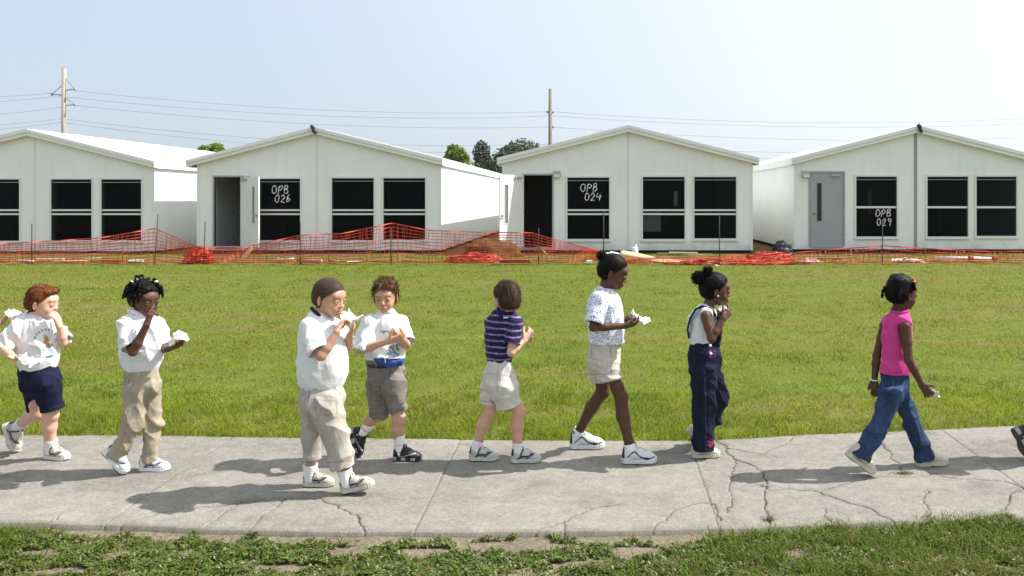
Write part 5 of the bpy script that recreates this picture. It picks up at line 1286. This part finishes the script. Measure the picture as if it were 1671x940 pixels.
def print1(V, Nn):
    c = np.tile(np.array(WHITE), (len(V), 1)); x, y = FIG.px(V); f = Nn[:,1] < .1
    nz = vnoise(np.stack([x*.35, y*.35, x*0], 1), 3)
    c = mixc(c, f & (np.hypot((x-76)/4.5, (y-556)/9.5) < .75+.5*nz), (.42,.23,.09)); c = mixc(c, f & (np.hypot((x-81)/6.5, (y-564)/4) < .8+.4*nz), (.22,.13,.08)); c = mixc(c, f & (np.hypot((x-73)/2.5, (y-548)/2.5) < 1), (.62,.42,.10))
    c = mixc(c, f & (np.hypot((x-78)/13, (y-573)/6) < .9) & (nz > .55), (.35,.52,.60)); c = mixc(c, f & (np.abs(y-582+.25*(x-80)) < 1.8) & (np.abs(x-82) < 13) & (nz > .46), (.14,.22,.24))
    c = mixc(c, f & (np.abs(np.hypot(x-76, y-558)-20) < 2.2) & (y < 556) & (np.sin(np.arctan2(y-558, x-76)*22) > .0), (.16,.28,.28)); return c
def seams(base, *lines):
    """plain cloth with stitched seams and pocket edges along polylines"""
    def f(V, Nn):
        x, y = FIG.px(V); d = np.full(len(V), 99.)
        for ln in lines:
            for a, b in zip(ln[:-1], ln[1:]):
                bx, by = b[0]-a[0], b[1]-a[1]; h = np.clip(((x-a[0])*bx+(y-a[1])*by)/(bx*bx+by*by), 0, 1); d = np.minimum(d, np.hypot(x-a[0]-bx*h, y-a[1]-by*h))
        m = (1-sstep(.5, 1.25, d))*(Nn[:,1] < .15); c = np.array(base)*(.9+.2*fbm(V*14, 3, 2))[:,None]; return c*(1-.30*m)[:,None]
    return f
K1['pants']['col'] = seams((.014,.014,.036), [(76,600),(78,640)], [(44,664),(108,656)])
K1['shirt']['col'] = print1
FIG = None
_of = Fig.__init__
def _init(self, *a, **k):
    global FIG
    _of(self, *a, **k); FIG = self
Fig.__init__ = _init
def hl_lumps(*a): return list(a)
s = person(K1)
hair_cap(s, .010, .003, line=(.056,.84,.07), back=-.066, col=(.165,.050,.014), n=3600, ln=.026, lift=.16, flow=(.5,-.9,-.25), jit=.22, lumps=[((.045,0,.078),(.045,.055,.030),.02)])
napkin(s.base+s.J(47,592,-.27), .125, 3, 'white napkin held low in front of the red-haired boy\'s waist', 10, .5)
snack(s.base+s.J(38,590,-.30), .016, 'golden snack lying on the napkin at the red-haired boy\'s waist')

# ---------------------------------------------------------------- 2: girl in khaki trousers
K2 = dict(g=(225,771), seed=22, label='girl with short beaded braids, white polo shirt and khaki trousers', skin=DARK, skinmat='dark', lip=LIPD, hairc=BLACKH, flush=.05, lips=1.12, nose=1.2, build=.98, thin=.75,
  head=(236,489,0,-27,8,0,.96), neck=(226,514,0),
  torso=[(226,521,0,20,.8),(228,535,0,33,.65),(230,555,0,37,.64),(231,575,0,38,.7),(231,589,0,33,.75)],
  arms=[dict(sh=(204,530,-.08), el=(217,574,-.17), wr=(239,531,-.17), tip=(249,503,-.14), n=(.5,.8,.3), side='R', curls=[12,55,60,60], thumb=30),
        dict(sh=(257,530,.08), el=(266,567,.06), wr=(273,570,-.07), tip=(294,564,-.09), n=(0,.1,1), side='L', curl=22)],
  legs=[dict(hip=(221,628,-.05), kn=(219,694,0), heel=(168,736), toe=(204,775), plant='toe'),
        dict(hip=(245,628,.05), kn=(250,695,0), heel=(227,768), toe=(277,768), plant='flat')],
  shirt=dict(mat='cloth', col=(.70,.71,.73), len=(.86,.9), r0=.054, rm=.056, r1=.058, amp=.011, collar=(.70,.71,.74), ct=.013, cr=.056),
  pants=dict(name='trousers', mat='twill', col=(.34,.295,.215), hips=[(230,600,0,30,.8),(232,625,0,33,.78)], legs=[[(220,640,21),(217,690,17),(201,725,15.5),(189,745,16)],[(246,640,19.5),(251,690,15.5),(247,730,13.5),(244,753,13.5)]], amp=.012),
  shoe='white_blue', sock=False)
K2['pants']['col'] = seams((.34,.295,.215), [(215,604),(210,626)], [(244,600),(246,642)], [(252,602),(257,620)], [(222,660),(206,700),(192,735)])
s = person(K2)
h = hair_cap(s, .010, .007, line=(.060,.80,.07), back=-.065, noise=.008, nsc=60, col=BLACKH, lumps=[((-.06,.02,.01),(.05,.07,.07))], n=1500, ln=.012, lift=.4, jit=.6)
rg = np.random.default_rng(5)
for i in range(44):
    th = math.pi*(.25+1.5*(i*.618 % 1))+rg.normal(0, .05); el = rg.uniform(.05, .95); x0, y0, z0 = -.013+.088*math.cos(th)*math.cos(el), .074*math.sin(th)*math.cos(el), .03+.085*math.sin(el)
    o = nrm((x0+.013, y0, (z0-.03)*.9)); L = rg.uniform(.035,.055); p0 = np.array([x0,y0,z0]); p1 = p0+o*L*.55+np.array([0,0,.006]); p2 = p0+o*L*.7+np.array([-.006,0,-L*.95])
    braid(s, [p0, p1, p2], .0115, h)
for p, q in [((-.02,-.03,.112),(-.03,-.035,.15)), ((.03,.02,.11),(.05,.03,.14)), ((-.05,.02,.108),(-.075,.02,.14))]: braid(s, [p, q, np.array(q)+np.array([-.02,-.01,-.005])], .009, h)
for p in [(-.03,-.034,.128),(-.075,-.045,.10),(-.058,-.062,.092),(.045,.03,.125),(.035,.045,.115),(-.07,.02,.125)]: bobble(s, p, .0095, (.80,.80,.82), h)
napkin(s.base+s.J(291,554,-.09), .115, 6, 'white napkin in the left hand of the girl in khaki trousers', 30, -.45)

# ---------------------------------------------------------------- 3: stocky boy
K3 = dict(g=(545,800), seed=33, label='stocky crew-cut boy in white T-shirt and beige cropped trousers eating', skin=LIGHT2, skinmat='light', lip=(.40,.16,.13), hairc=(.05,.032,.022), flush=.12, cheek=.005, build=1.10, line=(.051,.86), thin=.78,
  head=(538,486,0,-20,10,0,1.0), neck=(520,515,0),
  torso=[(519,523,0,22,.95),(520,540,0,33,.85),(524,565,0,39,.85),(526,590,0,42,.85),(526,606,0,41.5,.85),(525,615,0,38.5,.86)],
  arms=[dict(sh=(503,534,-.11), el=(524,580,-.19), wr=(549,543,-.16), tip=(561,518,-.10), n=(.6,.6,.3), side='R', curl=42, thumb=25),
        dict(sh=(545,534,.09), el=(567,566,.08), wr=(571,547,.0), tip=(580,523,-.03), n=(-.9,-.2,.2), side='L', curl=38)],
  legs=[dict(hip=(530,652,-.05), kn=(550,703,0), heel=(557,806), toe=(612,793), plant='heel'),
        dict(hip=(519,652,.05), kn=(508,703,0), heel=(494,793), toe=(546,793), plant='flat')],
  shirt=dict(mat='cloth', col=WHITE, len=(.88,.85), r0=.056, rm=.060, r1=.064, amp=.012, sc=(14,14,9), collar=(.012,.012,.016), ct=.009, cr=.056, cup=.008),
  pants=dict(name='trousers', mat='twill', col=(.40,.375,.325), hips=[(526,627,0,35,.85),(525,645,0,40,.82)], legs=[[(529,660,31),(547,710,23.5),(555,740,20.5),(558,762,20)],[(515,660,27),(508,710,19),(509,749,15.5)]], amp=.014, sc=(13,13,12)),
  shoe='beige_trail', sockp=((.76,.76,.75),.05,.034))
K3['pants']['col'] = seams((.40,.375,.325), [(512,645),(548,648),(550,676),(516,678),(512,645)], [(512,652),(549,655)], [(505,630),(503,660),(506,700)], [(536,755),(574,752)])
s = person(K3)
hair_cap(s, .0035, .0012, line=(.056,.80,.07), back=-.066, noise=.001, nsc=90, col=(.062,.040,.026), n=8000, ln=.008, lift=.8, jit=.35, wdt=.0009, smooth=.010, fade=.012, streak=.15, var=.35)
napkin(s.base+s.J(572,524,-.04), .115, 5, 'white napkin bunched between the stocky boy\'s hands', -20, .3)
snack(s.base+s.J(556,511,-.075), .014, 'small golden bite at the stocky boy\'s mouth')

# ---------------------------------------------------------------- 4: boy with waist pack
K4 = dict(g=(630,750), seed=44, label='curly-haired boy facing the camera, white T-shirt, blue waist pack, grey shorts', skin=(.50,.29,.19), skinmat='light', lip=LIPL, hairc=(.06,.032,.015), flush=.15, iris=(.04,.025,.015), build=.97,
  head=(629,484,0,-86,6,2,.96), neck=(631,514,0),
  torso=[(631,521,0,20,.8),(630,535,0,31,.65),(629,555,0,33,.65),(629,572,0,33,.68),(628,586,0,32,.72)],
  arms=[dict(sh=(603,526,-.06), el=(591,571,-.11), wr=(633,557,-.20), tip=(660,550,-.19), n=(.2,.6,.5), side='R', curl=18, spread=7, thumb=60),
        dict(sh=(655,526,.04), el=(663,563,-.06), wr=(660,557,-.15), tip=(640,546,-.19), n=(-.2,.7,.2), side='L', curl=25, spread=6)],
  legs=[dict(hip=(638,614,-.04), kn=(650,684,0), heel=(641,751), toe=(689,752), plant='flat'),
        dict(hip=(622,614,.05), kn=(616,676,0), heel=(569,699), toe=(582,747), plant='toe')],
  shirt=dict(mat='cloth', col=None, len=(1.0,.9), r0=.050, rm=.056, r1=.062, amp=.010, hem=True, collar=WHITE),
  pants=dict(name='shorts', mat='twill', col=(.19,.175,.16), hips=[(628,594,0,29,.8),(629,614,0,32,.76)], legs=[[(640,625,22),(650,670,15)],[(619,630,23),(621,681,17)]], amp=.012, sc=(16,16,13), belt=(.015,.014,.014)),
  shoe='black', sockp=((.80,.80,.79),.085,.034))
def print4(V, Nn):
    c = np.tile(np.array(WHITE), (len(V), 1)); x, y = FIG.px(V); f = Nn[:,1] < 0; nz = vnoise(np.stack([x*.4, y*.4, x*0], 1), 6)
    c = mixc(c, f & (np.hypot((x-643)/9, (y-569)/8) < .7+.5*nz) & (nz > .38), (.20,.22,.20)); c = mixc(c, f & (np.hypot((x-641)/12, (y-578)/5) < .9) & (nz > .45), (.16,.28,.50))
    c = mixc(c, f & (np.abs(y-542) < 2.6) & (np.abs(x-627) < 8) & (nz > .5), (.22,.26,.30)); return c
K4['shirt']['col'] = print4
K4['pants']['col'] = seams((.19,.175,.16), [(603,622),(620,624),(622,654),(606,654),(603,622)], [(603,629),(620,631)], [(636,600),(638,640)], [(600,676),(640,676)])
s = person(K4)
hair_cap(s, .017, .011, line=(.056,.80,.07), back=-.066, noise=.011, nsc=45, col=(.075,.040,.018), n=3800, ln=.030, lift=.35, flow=(.2,-.4,-.5), jit=.65, lumps=[((.05,-.02,.085),(.04,.035,.024),.015), ((.02,.03,.10),(.04,.035,.020),.015), ((.06,.035,.070),(.025,.025,.022),.012)])
S = Sdf(); S.tube([(s.J(613,584,-.06), .016, 1.0), (s.J(622,588,-.115), .026, .9), (s.J(636,591,-.135), .032, .8), (s.J(650,589,-.105), .026, .9), (s.J(657,586,-.05), .016, 1)], .01, .02)
def packc(V, Nn):
    x, y = FIG.px(V); c = np.tile(np.array([.045,.075,.27]), (len(V), 1)); return mixc(c, (y < 584.5), (.62,.64,.68))
pk = cloth(s, 'waist_pack', S, .0035, MAT['twill'], packc, .004, (40,40,40), 3)
m = MB(); m.tube([s.J(x, y, dy-.012) for x, y, dy in [(612,581,-.06),(622,583,-.125),(636,585,-.150),(650,584,-.12),(657,581,-.05)]], .004, 6)
m.tube([s.J(628,584,-.155), s.J(629,592,-.172)], .003, 6); m.build('zipper', M['trim'], pk, True)

# ---------------------------------------------------------------- 5: boy in striped shirt
def stripes(V, Nn):
    t = V[:,2]+.22*(V[:,0]*.12); z = t*58*2*math.pi/ (2*math.pi)
    ph = (V[:,2]*26+V[:,0]*1.2+.25*(fbm(V*9, 3, 2)-.5)) % 1.0; n = vnoise(V*np.array([160,160,60]), 9)
    c = np.tile(np.array([.018,.012,.055]), (len(V), 1)); c = mixc(c, (ph < .24), (.19,.145,.34)); c = mixc(c, (ph < .24) & (n > .62), (.32,.28,.46)); return mixc(c, (np.abs(ph-.62) < .05), (.012,.008,.045))
K5 = dict(g=(820,756), seed=55, label='dark-haired boy seen from behind in purple striped shirt and pale shorts', skin=(.56,.33,.23), skinmat='light', lip=LIPL, hairc=(.045,.026,.015), flush=.1, build=.94,
  head=(826,487,0,130,0,0,1.0), neck=(825,512,0),
  torso=[(824,518,0,20,.8),(821,531,0,28,.7),(818,553,0,25,.78),(815,573,0,22,.85),(815,586,0,21,.88)],
  arms=[dict(sh=(840,528,-.04), el=(834,575,-.10), wr=(855,556,-.02), tip=(869,540,.03), n=(-.3,.9,.2), side='R', curl=35),
        dict(sh=(803,528,.07), el=(808,572,.16), wr=(853,557,.12), tip=(872,547,.09), n=(-.2,-.6,.6), side='L', curl=30)],
  legs=[dict(hip=(823,620,-.04), kn=(846,671,0), heel=(833,755), toe=(883,753), plant='flat'),
        dict(hip=(804,620,.04), kn=(799,672,0), heel=(765,751), toe=(814,751), plant='flat')],
  shirt=dict(mat='cloth', col=stripes, len=(.72,.72), r0=.048, rm=.050, r1=.052, amp=.008, collar=(.020,.014,.05), ct=.014, cr=.054, cup=.006),
  pants=dict(name='shorts', mat='twill', col=(.54,.52,.475), hips=[(814,592,0,21,.95),(815,618,0,29,.85)], legs=[[(824,634,24),(831,661,20)],[(802,632,19),(797,659,14)]], amp=.010, sc=(15,15,12)),
  shoe='grey_run', sockp=((.80,.79,.78),.05,.034))
K5['pants']['col'] = seams((.54,.52,.475), [(796,609),(810,611)], [(820,612),(834,615)], [(812,596),(811,640)], [(784,655),(812,655)])
s = person(K5)
hair_cap(s, .008, .004, line=(.056,.72,.07), back=-.058, noise=.006, nsc=40, col=(.055,.032,.018), n=4200, ln=.030, lift=.18, flow=(.3,.1,-.9), jit=.28, lumps=[((-.066,0,-.025),(.030,.040,.036),.02)])
m = MB(); cN = s.J(*K5['neck']); m.tube([cN+np.array([math.cos(t)*.060, math.sin(t)*.060, -.012+.004*math.cos(t*2)]) for t in np.linspace(0, 2*math.pi, 25)], .004, 6, False); m.build('collar_trim', M['trim'], s.root, True)

# ---------------------------------------------------------------- 6: tall girl
K6 = dict(g=(1000,750), seed=66, label='tall girl with a hair bun in pale blue flowered shirt and beige skort', skin=DARK2, skinmat='dark', lip=LIPD, hairc=BLACKH, flush=.03, lips=1.12, nose=1.15, build=.98,
  head=(1001,444,0,-4,20,0,1.02), neck=(986,475,0),
  torso=[(984,483,0,18,1.0),(986,497,0,27,.95),(989,520,0,28,.9),(990,540,0,29,.9),(990,559,0,29,.9)],
  arms=[dict(sh=(978,491,-.12), el=(968,534,-.17), wr=(1020,532,-.14), tip=(1046,526,-.11), n=(0,.5,.8), side='R', curl=32, thumb=25),
        dict(sh=(1000,491,.11), el=(1005,532,.13), wr=(1025,518,.06), tip=(1047,515,.01), n=(0,-.3,-.9), side='L', curl=28)],
  legs=[dict(hip=(990,587,-.05), kn=(1013,648,0), heel=(1014,756), toe=(1072,755), plant='flat'),
        dict(hip=(982,587,.05), kn=(983,639,0), heel=(929,732), toe=(987,731), plant='flat')],
  shirt=dict(mat='floral', col=WHITE, len=(.84,.84), r0=.054, rm=.056, r1=.058, amp=.009, hem=True, collar=(.40,.46,.62), ct=.006, cr=.050),
  pants=dict(name='skort', mat='twill', col=(.52,.485,.415), hips=[(988,562,0,26,.9),(985,588,0,28,.88)], legs=[[(992,598,20.5),(995,618,20)],[(979,598,20.5),(977,617,20)]], amp=.007, sc=(9,9,24), k=.03),
  shoe='white_hoop', sockp=((.80,.80,.80),.03,.034))
K6['pants']['col'] = seams((.52,.485,.415), [(966,566),(964,584)], [(996,566),(998,616)], [(958,611),(1014,611)])
s = person(K6)
h = hair_cap(s, .004, .002, line=(.066,.86,.07), back=-.066, noise=.0025, nsc=70, col=BLACKH, n=2600, ln=.015, lift=.22, flow=(-.9,0,.3), jit=.25, wdt=.0008)
tuft(s, (-.082,0,.058), (-.75,0,.55), .026, .035, 500, h, BLACKH, 'hair_bun', .2, 7)
m = MB(); u = nrm((-.75,0,.55)); a = nrm(np.cross(u, [0,1,0])); m.tube([hl(s, np.array([-.082,0,.058])+(a*math.cos(t)+np.array([0,1,0])*math.sin(t))*.022) for t in np.linspace(0, 2*math.pi, 17)], .005, 6, False); m.build('hair_tie', M['seam'], h, True)
napkin(s.base+s.J(1042,525,-.08), .13, 7, 'white napkin hanging from the tall girl\'s hands', 5, .45)

# ---------------------------------------------------------------- 7: girl in overalls
K7 = dict(g=(1150,748), seed=77, label='ponytailed girl in dark denim overalls over a white sleeveless top', skin=DARK, skinmat='dark', lip=LIPD, hairc=BLACKH, flush=.03, lips=1.1, nose=1.15, build=.95, thin=.75,
  head=(1168,473,0,3,5,0,1.0), neck=(1154,503,0),
  torso=[(1151,509,0,16,1.05),(1148,523,0,24,.95),(1147,545,0,24,.92),(1148,562,0,21,.9),(1149,585,0,20,.9)],
  arms=[dict(sh=(1152,516,-.105), el=(1161,553,-.16), wr=(1180,520,-.13), tip=(1196,503,-.08), n=(-.3,.9,.2), side='R', curl=34),
        dict(sh=(1160,516,.10), el=(1172,549,.12), wr=(1174,521,.06), tip=(1189,503,.02), n=(.2,-.8,.3), side='L', curl=34)],
  legs=[dict(hip=(1148,594,-.05), kn=(1148,660,0), heel=(1127,747), toe=(1175,745), plant='flat'),
        dict(hip=(1156,594,.05), kn=(1175,648,0), heel=(1118,703), toe=(1146,726), plant='toe')],
  shirt=dict(mat='cloth', col=(.70,.70,.71), len=(0,0), shr=.044, amp=.006, collar=(.72,.72,.74), ct=.005, cr=.048),
  pants=dict(name='overalls', mat='denim', col=None, hips=[(1149,569,0,26.5,.97),(1150,580,0,27.5,.97),(1150,592,0,28,.92)], legs=[[(1148,606,24),(1148,660,19),(1148,700,18),(1147,733,18.5)],[(1160,615,22),(1174,648,16),(1164,682,14),(1146,708,14)]], amp=.011, sc=(16,16,11)),
  shoe='cream_plain', sock=False)
def denim7(V, Nn):
    x, y = FIG.px(V); nz = vnoise(np.stack([x*.5, y*.5, x*0], 1), 4); n = len(V); c = np.tile(np.array([.009,.011,.030]), (n, 1)); f = Nn[:,1] < .2
    c = mixc(c, f & (np.hypot((x-1162)/6, (y-577)/9) < 1) & (nz > .5), (.16,.03,.17)); c = mixc(c, f & (np.hypot((x-1160)/5, (y-722)/9) < 1) & (nz > .55), (.30,.04,.12))
    return mixc(c, (np.abs(x-1150-.02*(y-600)) < .7) & f & (y > 600), (.05,.06,.12))
K7['pants']['col'] = denim7
s = person(K7)
ov = [c for c in s.root.children if c.name.startswith('overalls')][0]
for sy in (-1, 1):
    m = MB(); y = lambda a: sy*a
    pts = [s.J(1124,552,y(.03)), s.J(1122,538,y(.045)), s.J(1126,520,y(.06)), s.J(1135,505,y(.066)), s.J(1146,499.5,y(.070)), s.J(1160,503,y(.073)), s.J(1171,520,y(.07)), s.J(1174,540,y(.06)), s.J(1175,556,y(.05))]
    q = []
    for a, b in zip(pts[:-1], pts[1:]): q += [a*(1-t)+b*t for t in (0,.33,.66)]
    q.append(pts[-1]); n = len(q); vs_, fs_ = [], []
    for i, p in enumerate(q): vs_ += [p+np.array([0,-.017,0]), p+np.array([0,.017,0])]
    m.add(vs_, [(2*i, 2*i+1, 2*i+3, 2*i+2) for i in range(n-1)]); o = m.build('strap', simple('navy_denim', (.010,.012,.032), .85, .2, .2, 90) if sy < 0 else bpy.data.materials['navy_denim'], ov, True, solid=.008)
S = Sdf(); S.tube([(s.J(1168,560,0), .030, 2.1), (s.J(1170,538,0), .020, 2.8)], .01)
V, Q = S.net(.0045); s.obj('bib', mesh_np('bib', V, Q, col=np.tile(np.array([.010,.012,.032]), (len(V), 1))), MAT['denim'], ov)
for (x, y_) in ((1159,564),(1160,577)):
    p = s.J(x, y_, -.108); m = MB(); m.tube([p+np.array([0,.012,0]), p+np.array([0,-.006,0])], .0085, 10); m.build('button', M['trim'], ov, True)
h = hair_cap(s, .005, .004, line=(.064,.84,.07), back=-.066, noise=.003, nsc=70, col=BLACKH, n=2600, ln=.016, lift=.22, flow=(-.9,0,.3), jit=.28, wdt=.0008)
tuft(s, (-.082,0,.060), (-.9,0,.35), .038, .055, 1500, h, BLACKH, 'ponytail', .55, 9)
tuft(s, (-.055,-.01,.095), (-.4,0,.9), .030, .03, 700, h, BLACKH, 'ponytail', .3, 19)
bobble(s, (.0,-.083,-.030), .006, (.6,.55,.45), None, 'earring')
napkin(s.base+s.J(1181,506,-.04), .085, 8, 'small white napkin at the mouth of the girl in overalls', 0, .2)

# ---------------------------------------------------------------- 8: girl in pink
K8 = dict(g=(1455,768), seed=88, label='girl in a pink sleeveless top and flared blue jeans striding along', skin=DARK2, skinmat='dark', lip=LIPD, hairc=BLACKH, flush=.03, nose=1.15, lips=1.1, build=.95, thin=.75,
  head=(1472,479,0,24,6,0,1.0), neck=(1469,508,0),
  torso=[(1469,514,0,15,.95),(1465,528,0,24,.75),(1463,550,0,25,.75),(1462,575,0,23.5,.8),(1461,600,0,24.5,.85),(1461,609,0,25.5,.85)],
  arms=[dict(sh=(1477,533,-.085), el=(1483,588,-.12), wr=(1504,627,-.11), tip=(1522,652,-.09), n=(.4,.6,-.3), side='R', curl=16, spread=7),
        dict(sh=(1445,531,.06), el=(1431,580,.07), wr=(1427,619,.05), tip=(1428,648,.03), n=(.5,.6,0), side='L', curl=26)],
  legs=[dict(hip=(1457,637,-.05), kn=(1441,688,0), heel=(1378,742), toe=(1424,777), plant='toe'),
        dict(hip=(1467,637,.05), kn=(1490,685,0), heel=(1494,761), toe=(1546,757), plant='flat')],
  shirt=dict(mat='cloth', col=(.60,.058,.25), len=(0,0), shr=.045, amp=.006, hem=True, collar=(.58,.055,.24), ct=.009, cr=.047, cup=.012),
  pants=dict(name='jeans', mat='denim', col=None, hips=[(1460,612,0,24,.85),(1460,632,0,26,.85)], legs=[[(1455,645,21),(1439,688,15.5),(1418,722,15.5),(1403,746,18.5)],[(1469,645,18),(1489,690,14.5),(1501,720,15.5),(1509,748,18.5)]], amp=.011, sc=(16,16,12)),
  shoe='cream_plain', sock=False)
def denim8(V, Nn):
    x, y = FIG.px(V); n = len(V); f1 = vnoise(np.stack([x*.06, y*.04, x*0], 1), 8); c = np.array([.024,.044,.100])*(.75+.6*f1)[:,None]
    c = mixc(c, (np.abs(np.hypot(x-1449, y-626)-9) < .6) & (y > 622) & (Nn[:,1] < 0), (.07,.11,.22)); return mixc(c, (np.abs(x-1476+.28*(y-620)) < .8) & (y < 700) & (Nn[:,1] < 0), (.07,.11,.22))
K8['pants']['col'] = denim8
s = person(K8)
h = hair_cap(s, .006, .004, line=(.062,.82,.07), back=-.066, noise=.006, nsc=42, lumps=[((-.02,.02,.095),(.05,.03,.022)),((-.05,-.03,.075),(.04,.03,.022))], col=BLACKH, n=3000, ln=.017, lift=.25, flow=(-.5,0,-.3), jit=.35, wdt=.0009)
for (p, d2, c) in (((-.090,.045,.030),(-.012,.012,-.075),(.50,.03,.03)), ((.012,-.073,.074),(.010,-.010,-.045),(.50,.04,.04)), ((-.075,-.060,.02),(-.012,-.006,-.06),None)):
    p = np.array(p); braid(s, [p, p+np.array(d2)*.5+np.array([-.008,.0,.008]), p+np.array(d2)], .0125, h)
    if c: bobble(s, p, .011, c, h); bobble(s, p+np.array([.012,.006,.008]), .009, c, h)
    if c and p[0] < 0: bobble(s, p+np.array(d2), .008, (.8,.8,.8), h)
m = MB(); wv = s.arms[1][3]; m.tube([wv+np.array([math.cos(t)*.024, math.sin(t)*.024, .004*math.sin(t)]) for t in np.linspace(0, 2*math.pi, 17)], .004, 6, False); m.build('bracelet', M['trim'], s.root, True)
napkin(s.base+s.J(1526,645,-.07), .055, 9, 'small folded napkin in the right hand of the girl in pink', 50, .9)

# ---------------------------------------------------------------- children mostly outside the frame
def shift(K, dx): return K
K9 = dict(g=(1722,752), seed=99, label='child at the right edge with only a raised dark trainer in view', skin=LIGHT, skinmat='light', lip=LIPL, hairc=(.05,.03,.02),
  head=(1735,490,0,0,5,0,1.0), neck=(1722,517,0),
  torso=[(1721,524,0,20,.9),(1721,540,0,29,.85),(1722,565,0,30,.85),(1722,590,0,29,.85)],
  arms=[dict(sh=(1714,532,-.10), el=(1722,580,-.15), wr=(1745,545,-.14), tip=(1760,522,-.1), n=(0,.8,.3), side='R'), dict(sh=(1730,532,.1), el=(1740,578,.12), wr=(1758,550,.05), tip=(1770,526,.0), n=(0,-.8,.3), side='L')],
  legs=[dict(hip=(1718,615,-.05), kn=(1716,682,0), heel=(1651,700), toe=(1675,752), plant='toe'), dict(hip=(1726,615,.05), kn=(1744,682,0), heel=(1745,748), toe=(1793,746), plant='flat')],
  shirt=dict(mat='cloth', col=(.60,.12,.10), len=(.8,.8), collar=(.6,.12,.1)),
  pants=dict(name='trousers', mat='twill', col=(.015,.018,.05), hips=[(1722,600,0,28,.85),(1722,622,0,30,.85)], legs=[[(1718,635,25),(1714,684,19),(1697,702,17),(1685,710,17)],[(1730,635,22),(1744,690,17),(1746,735,16)]]),
  shoe='black', sock=False)
s = person(K9); hair_cap(s, .010, .006, col=(.05,.03,.02), n=1500)
K0 = dict(g=(-86,760), seed=90, label='child beyond the left edge reaching a napkin into view behind the red-haired boy', skin=LIGHT2, skinmat='light', lip=LIPL, hairc=(.05,.03,.02),
  head=(-78,484,0,0,5,0,1.0), neck=(-90,511,0),
  torso=[(-91,518,0,20,.9),(-91,535,0,29,.85),(-90,560,0,30,.85),(-90,590,0,29,.85)],
  arms=[dict(sh=(-97,528,-.10), el=(-92,575,-.14), wr=(-68,556,-.12), tip=(-50,540,-.08), n=(0,.8,.3), side='R'), dict(sh=(-82,528,.1), el=(-50,548,.14), wr=(-10,533,.14), tip=(16,522,.13), n=(.2,-.3,.9), side='L', curl=25)],
  legs=[dict(hip=(-94,618,-.05), kn=(-100,688,0), heel=(-165,715), toe=(-140,765), plant='toe'), dict(hip=(-86,618,.05), kn=(-78,688,0), heel=(-88,756), toe=(-38,755), plant='flat')],
  shirt=dict(mat='cloth', col=WHITE, len=(.8,.5), collar=WHITE),
  pants=dict(name='shorts', mat='twill', col=(.3,.25,.17), hips=[(-90,600,0,28,.85),(-90,622,0,30,.85)], legs=[[(-95,635,25),(-99,680,20)],[(-84,635,22),(-79,680,18)]]),
  shoe='beige_run')
s = person(K0); hair_cap(s, .010, .006, col=(.05,.03,.02), n=1500)
napkin(s.base+s.J(27,516,.12), .105, 11, 'white napkin held up just behind the red-haired boy\'s shoulder', 0, .15)
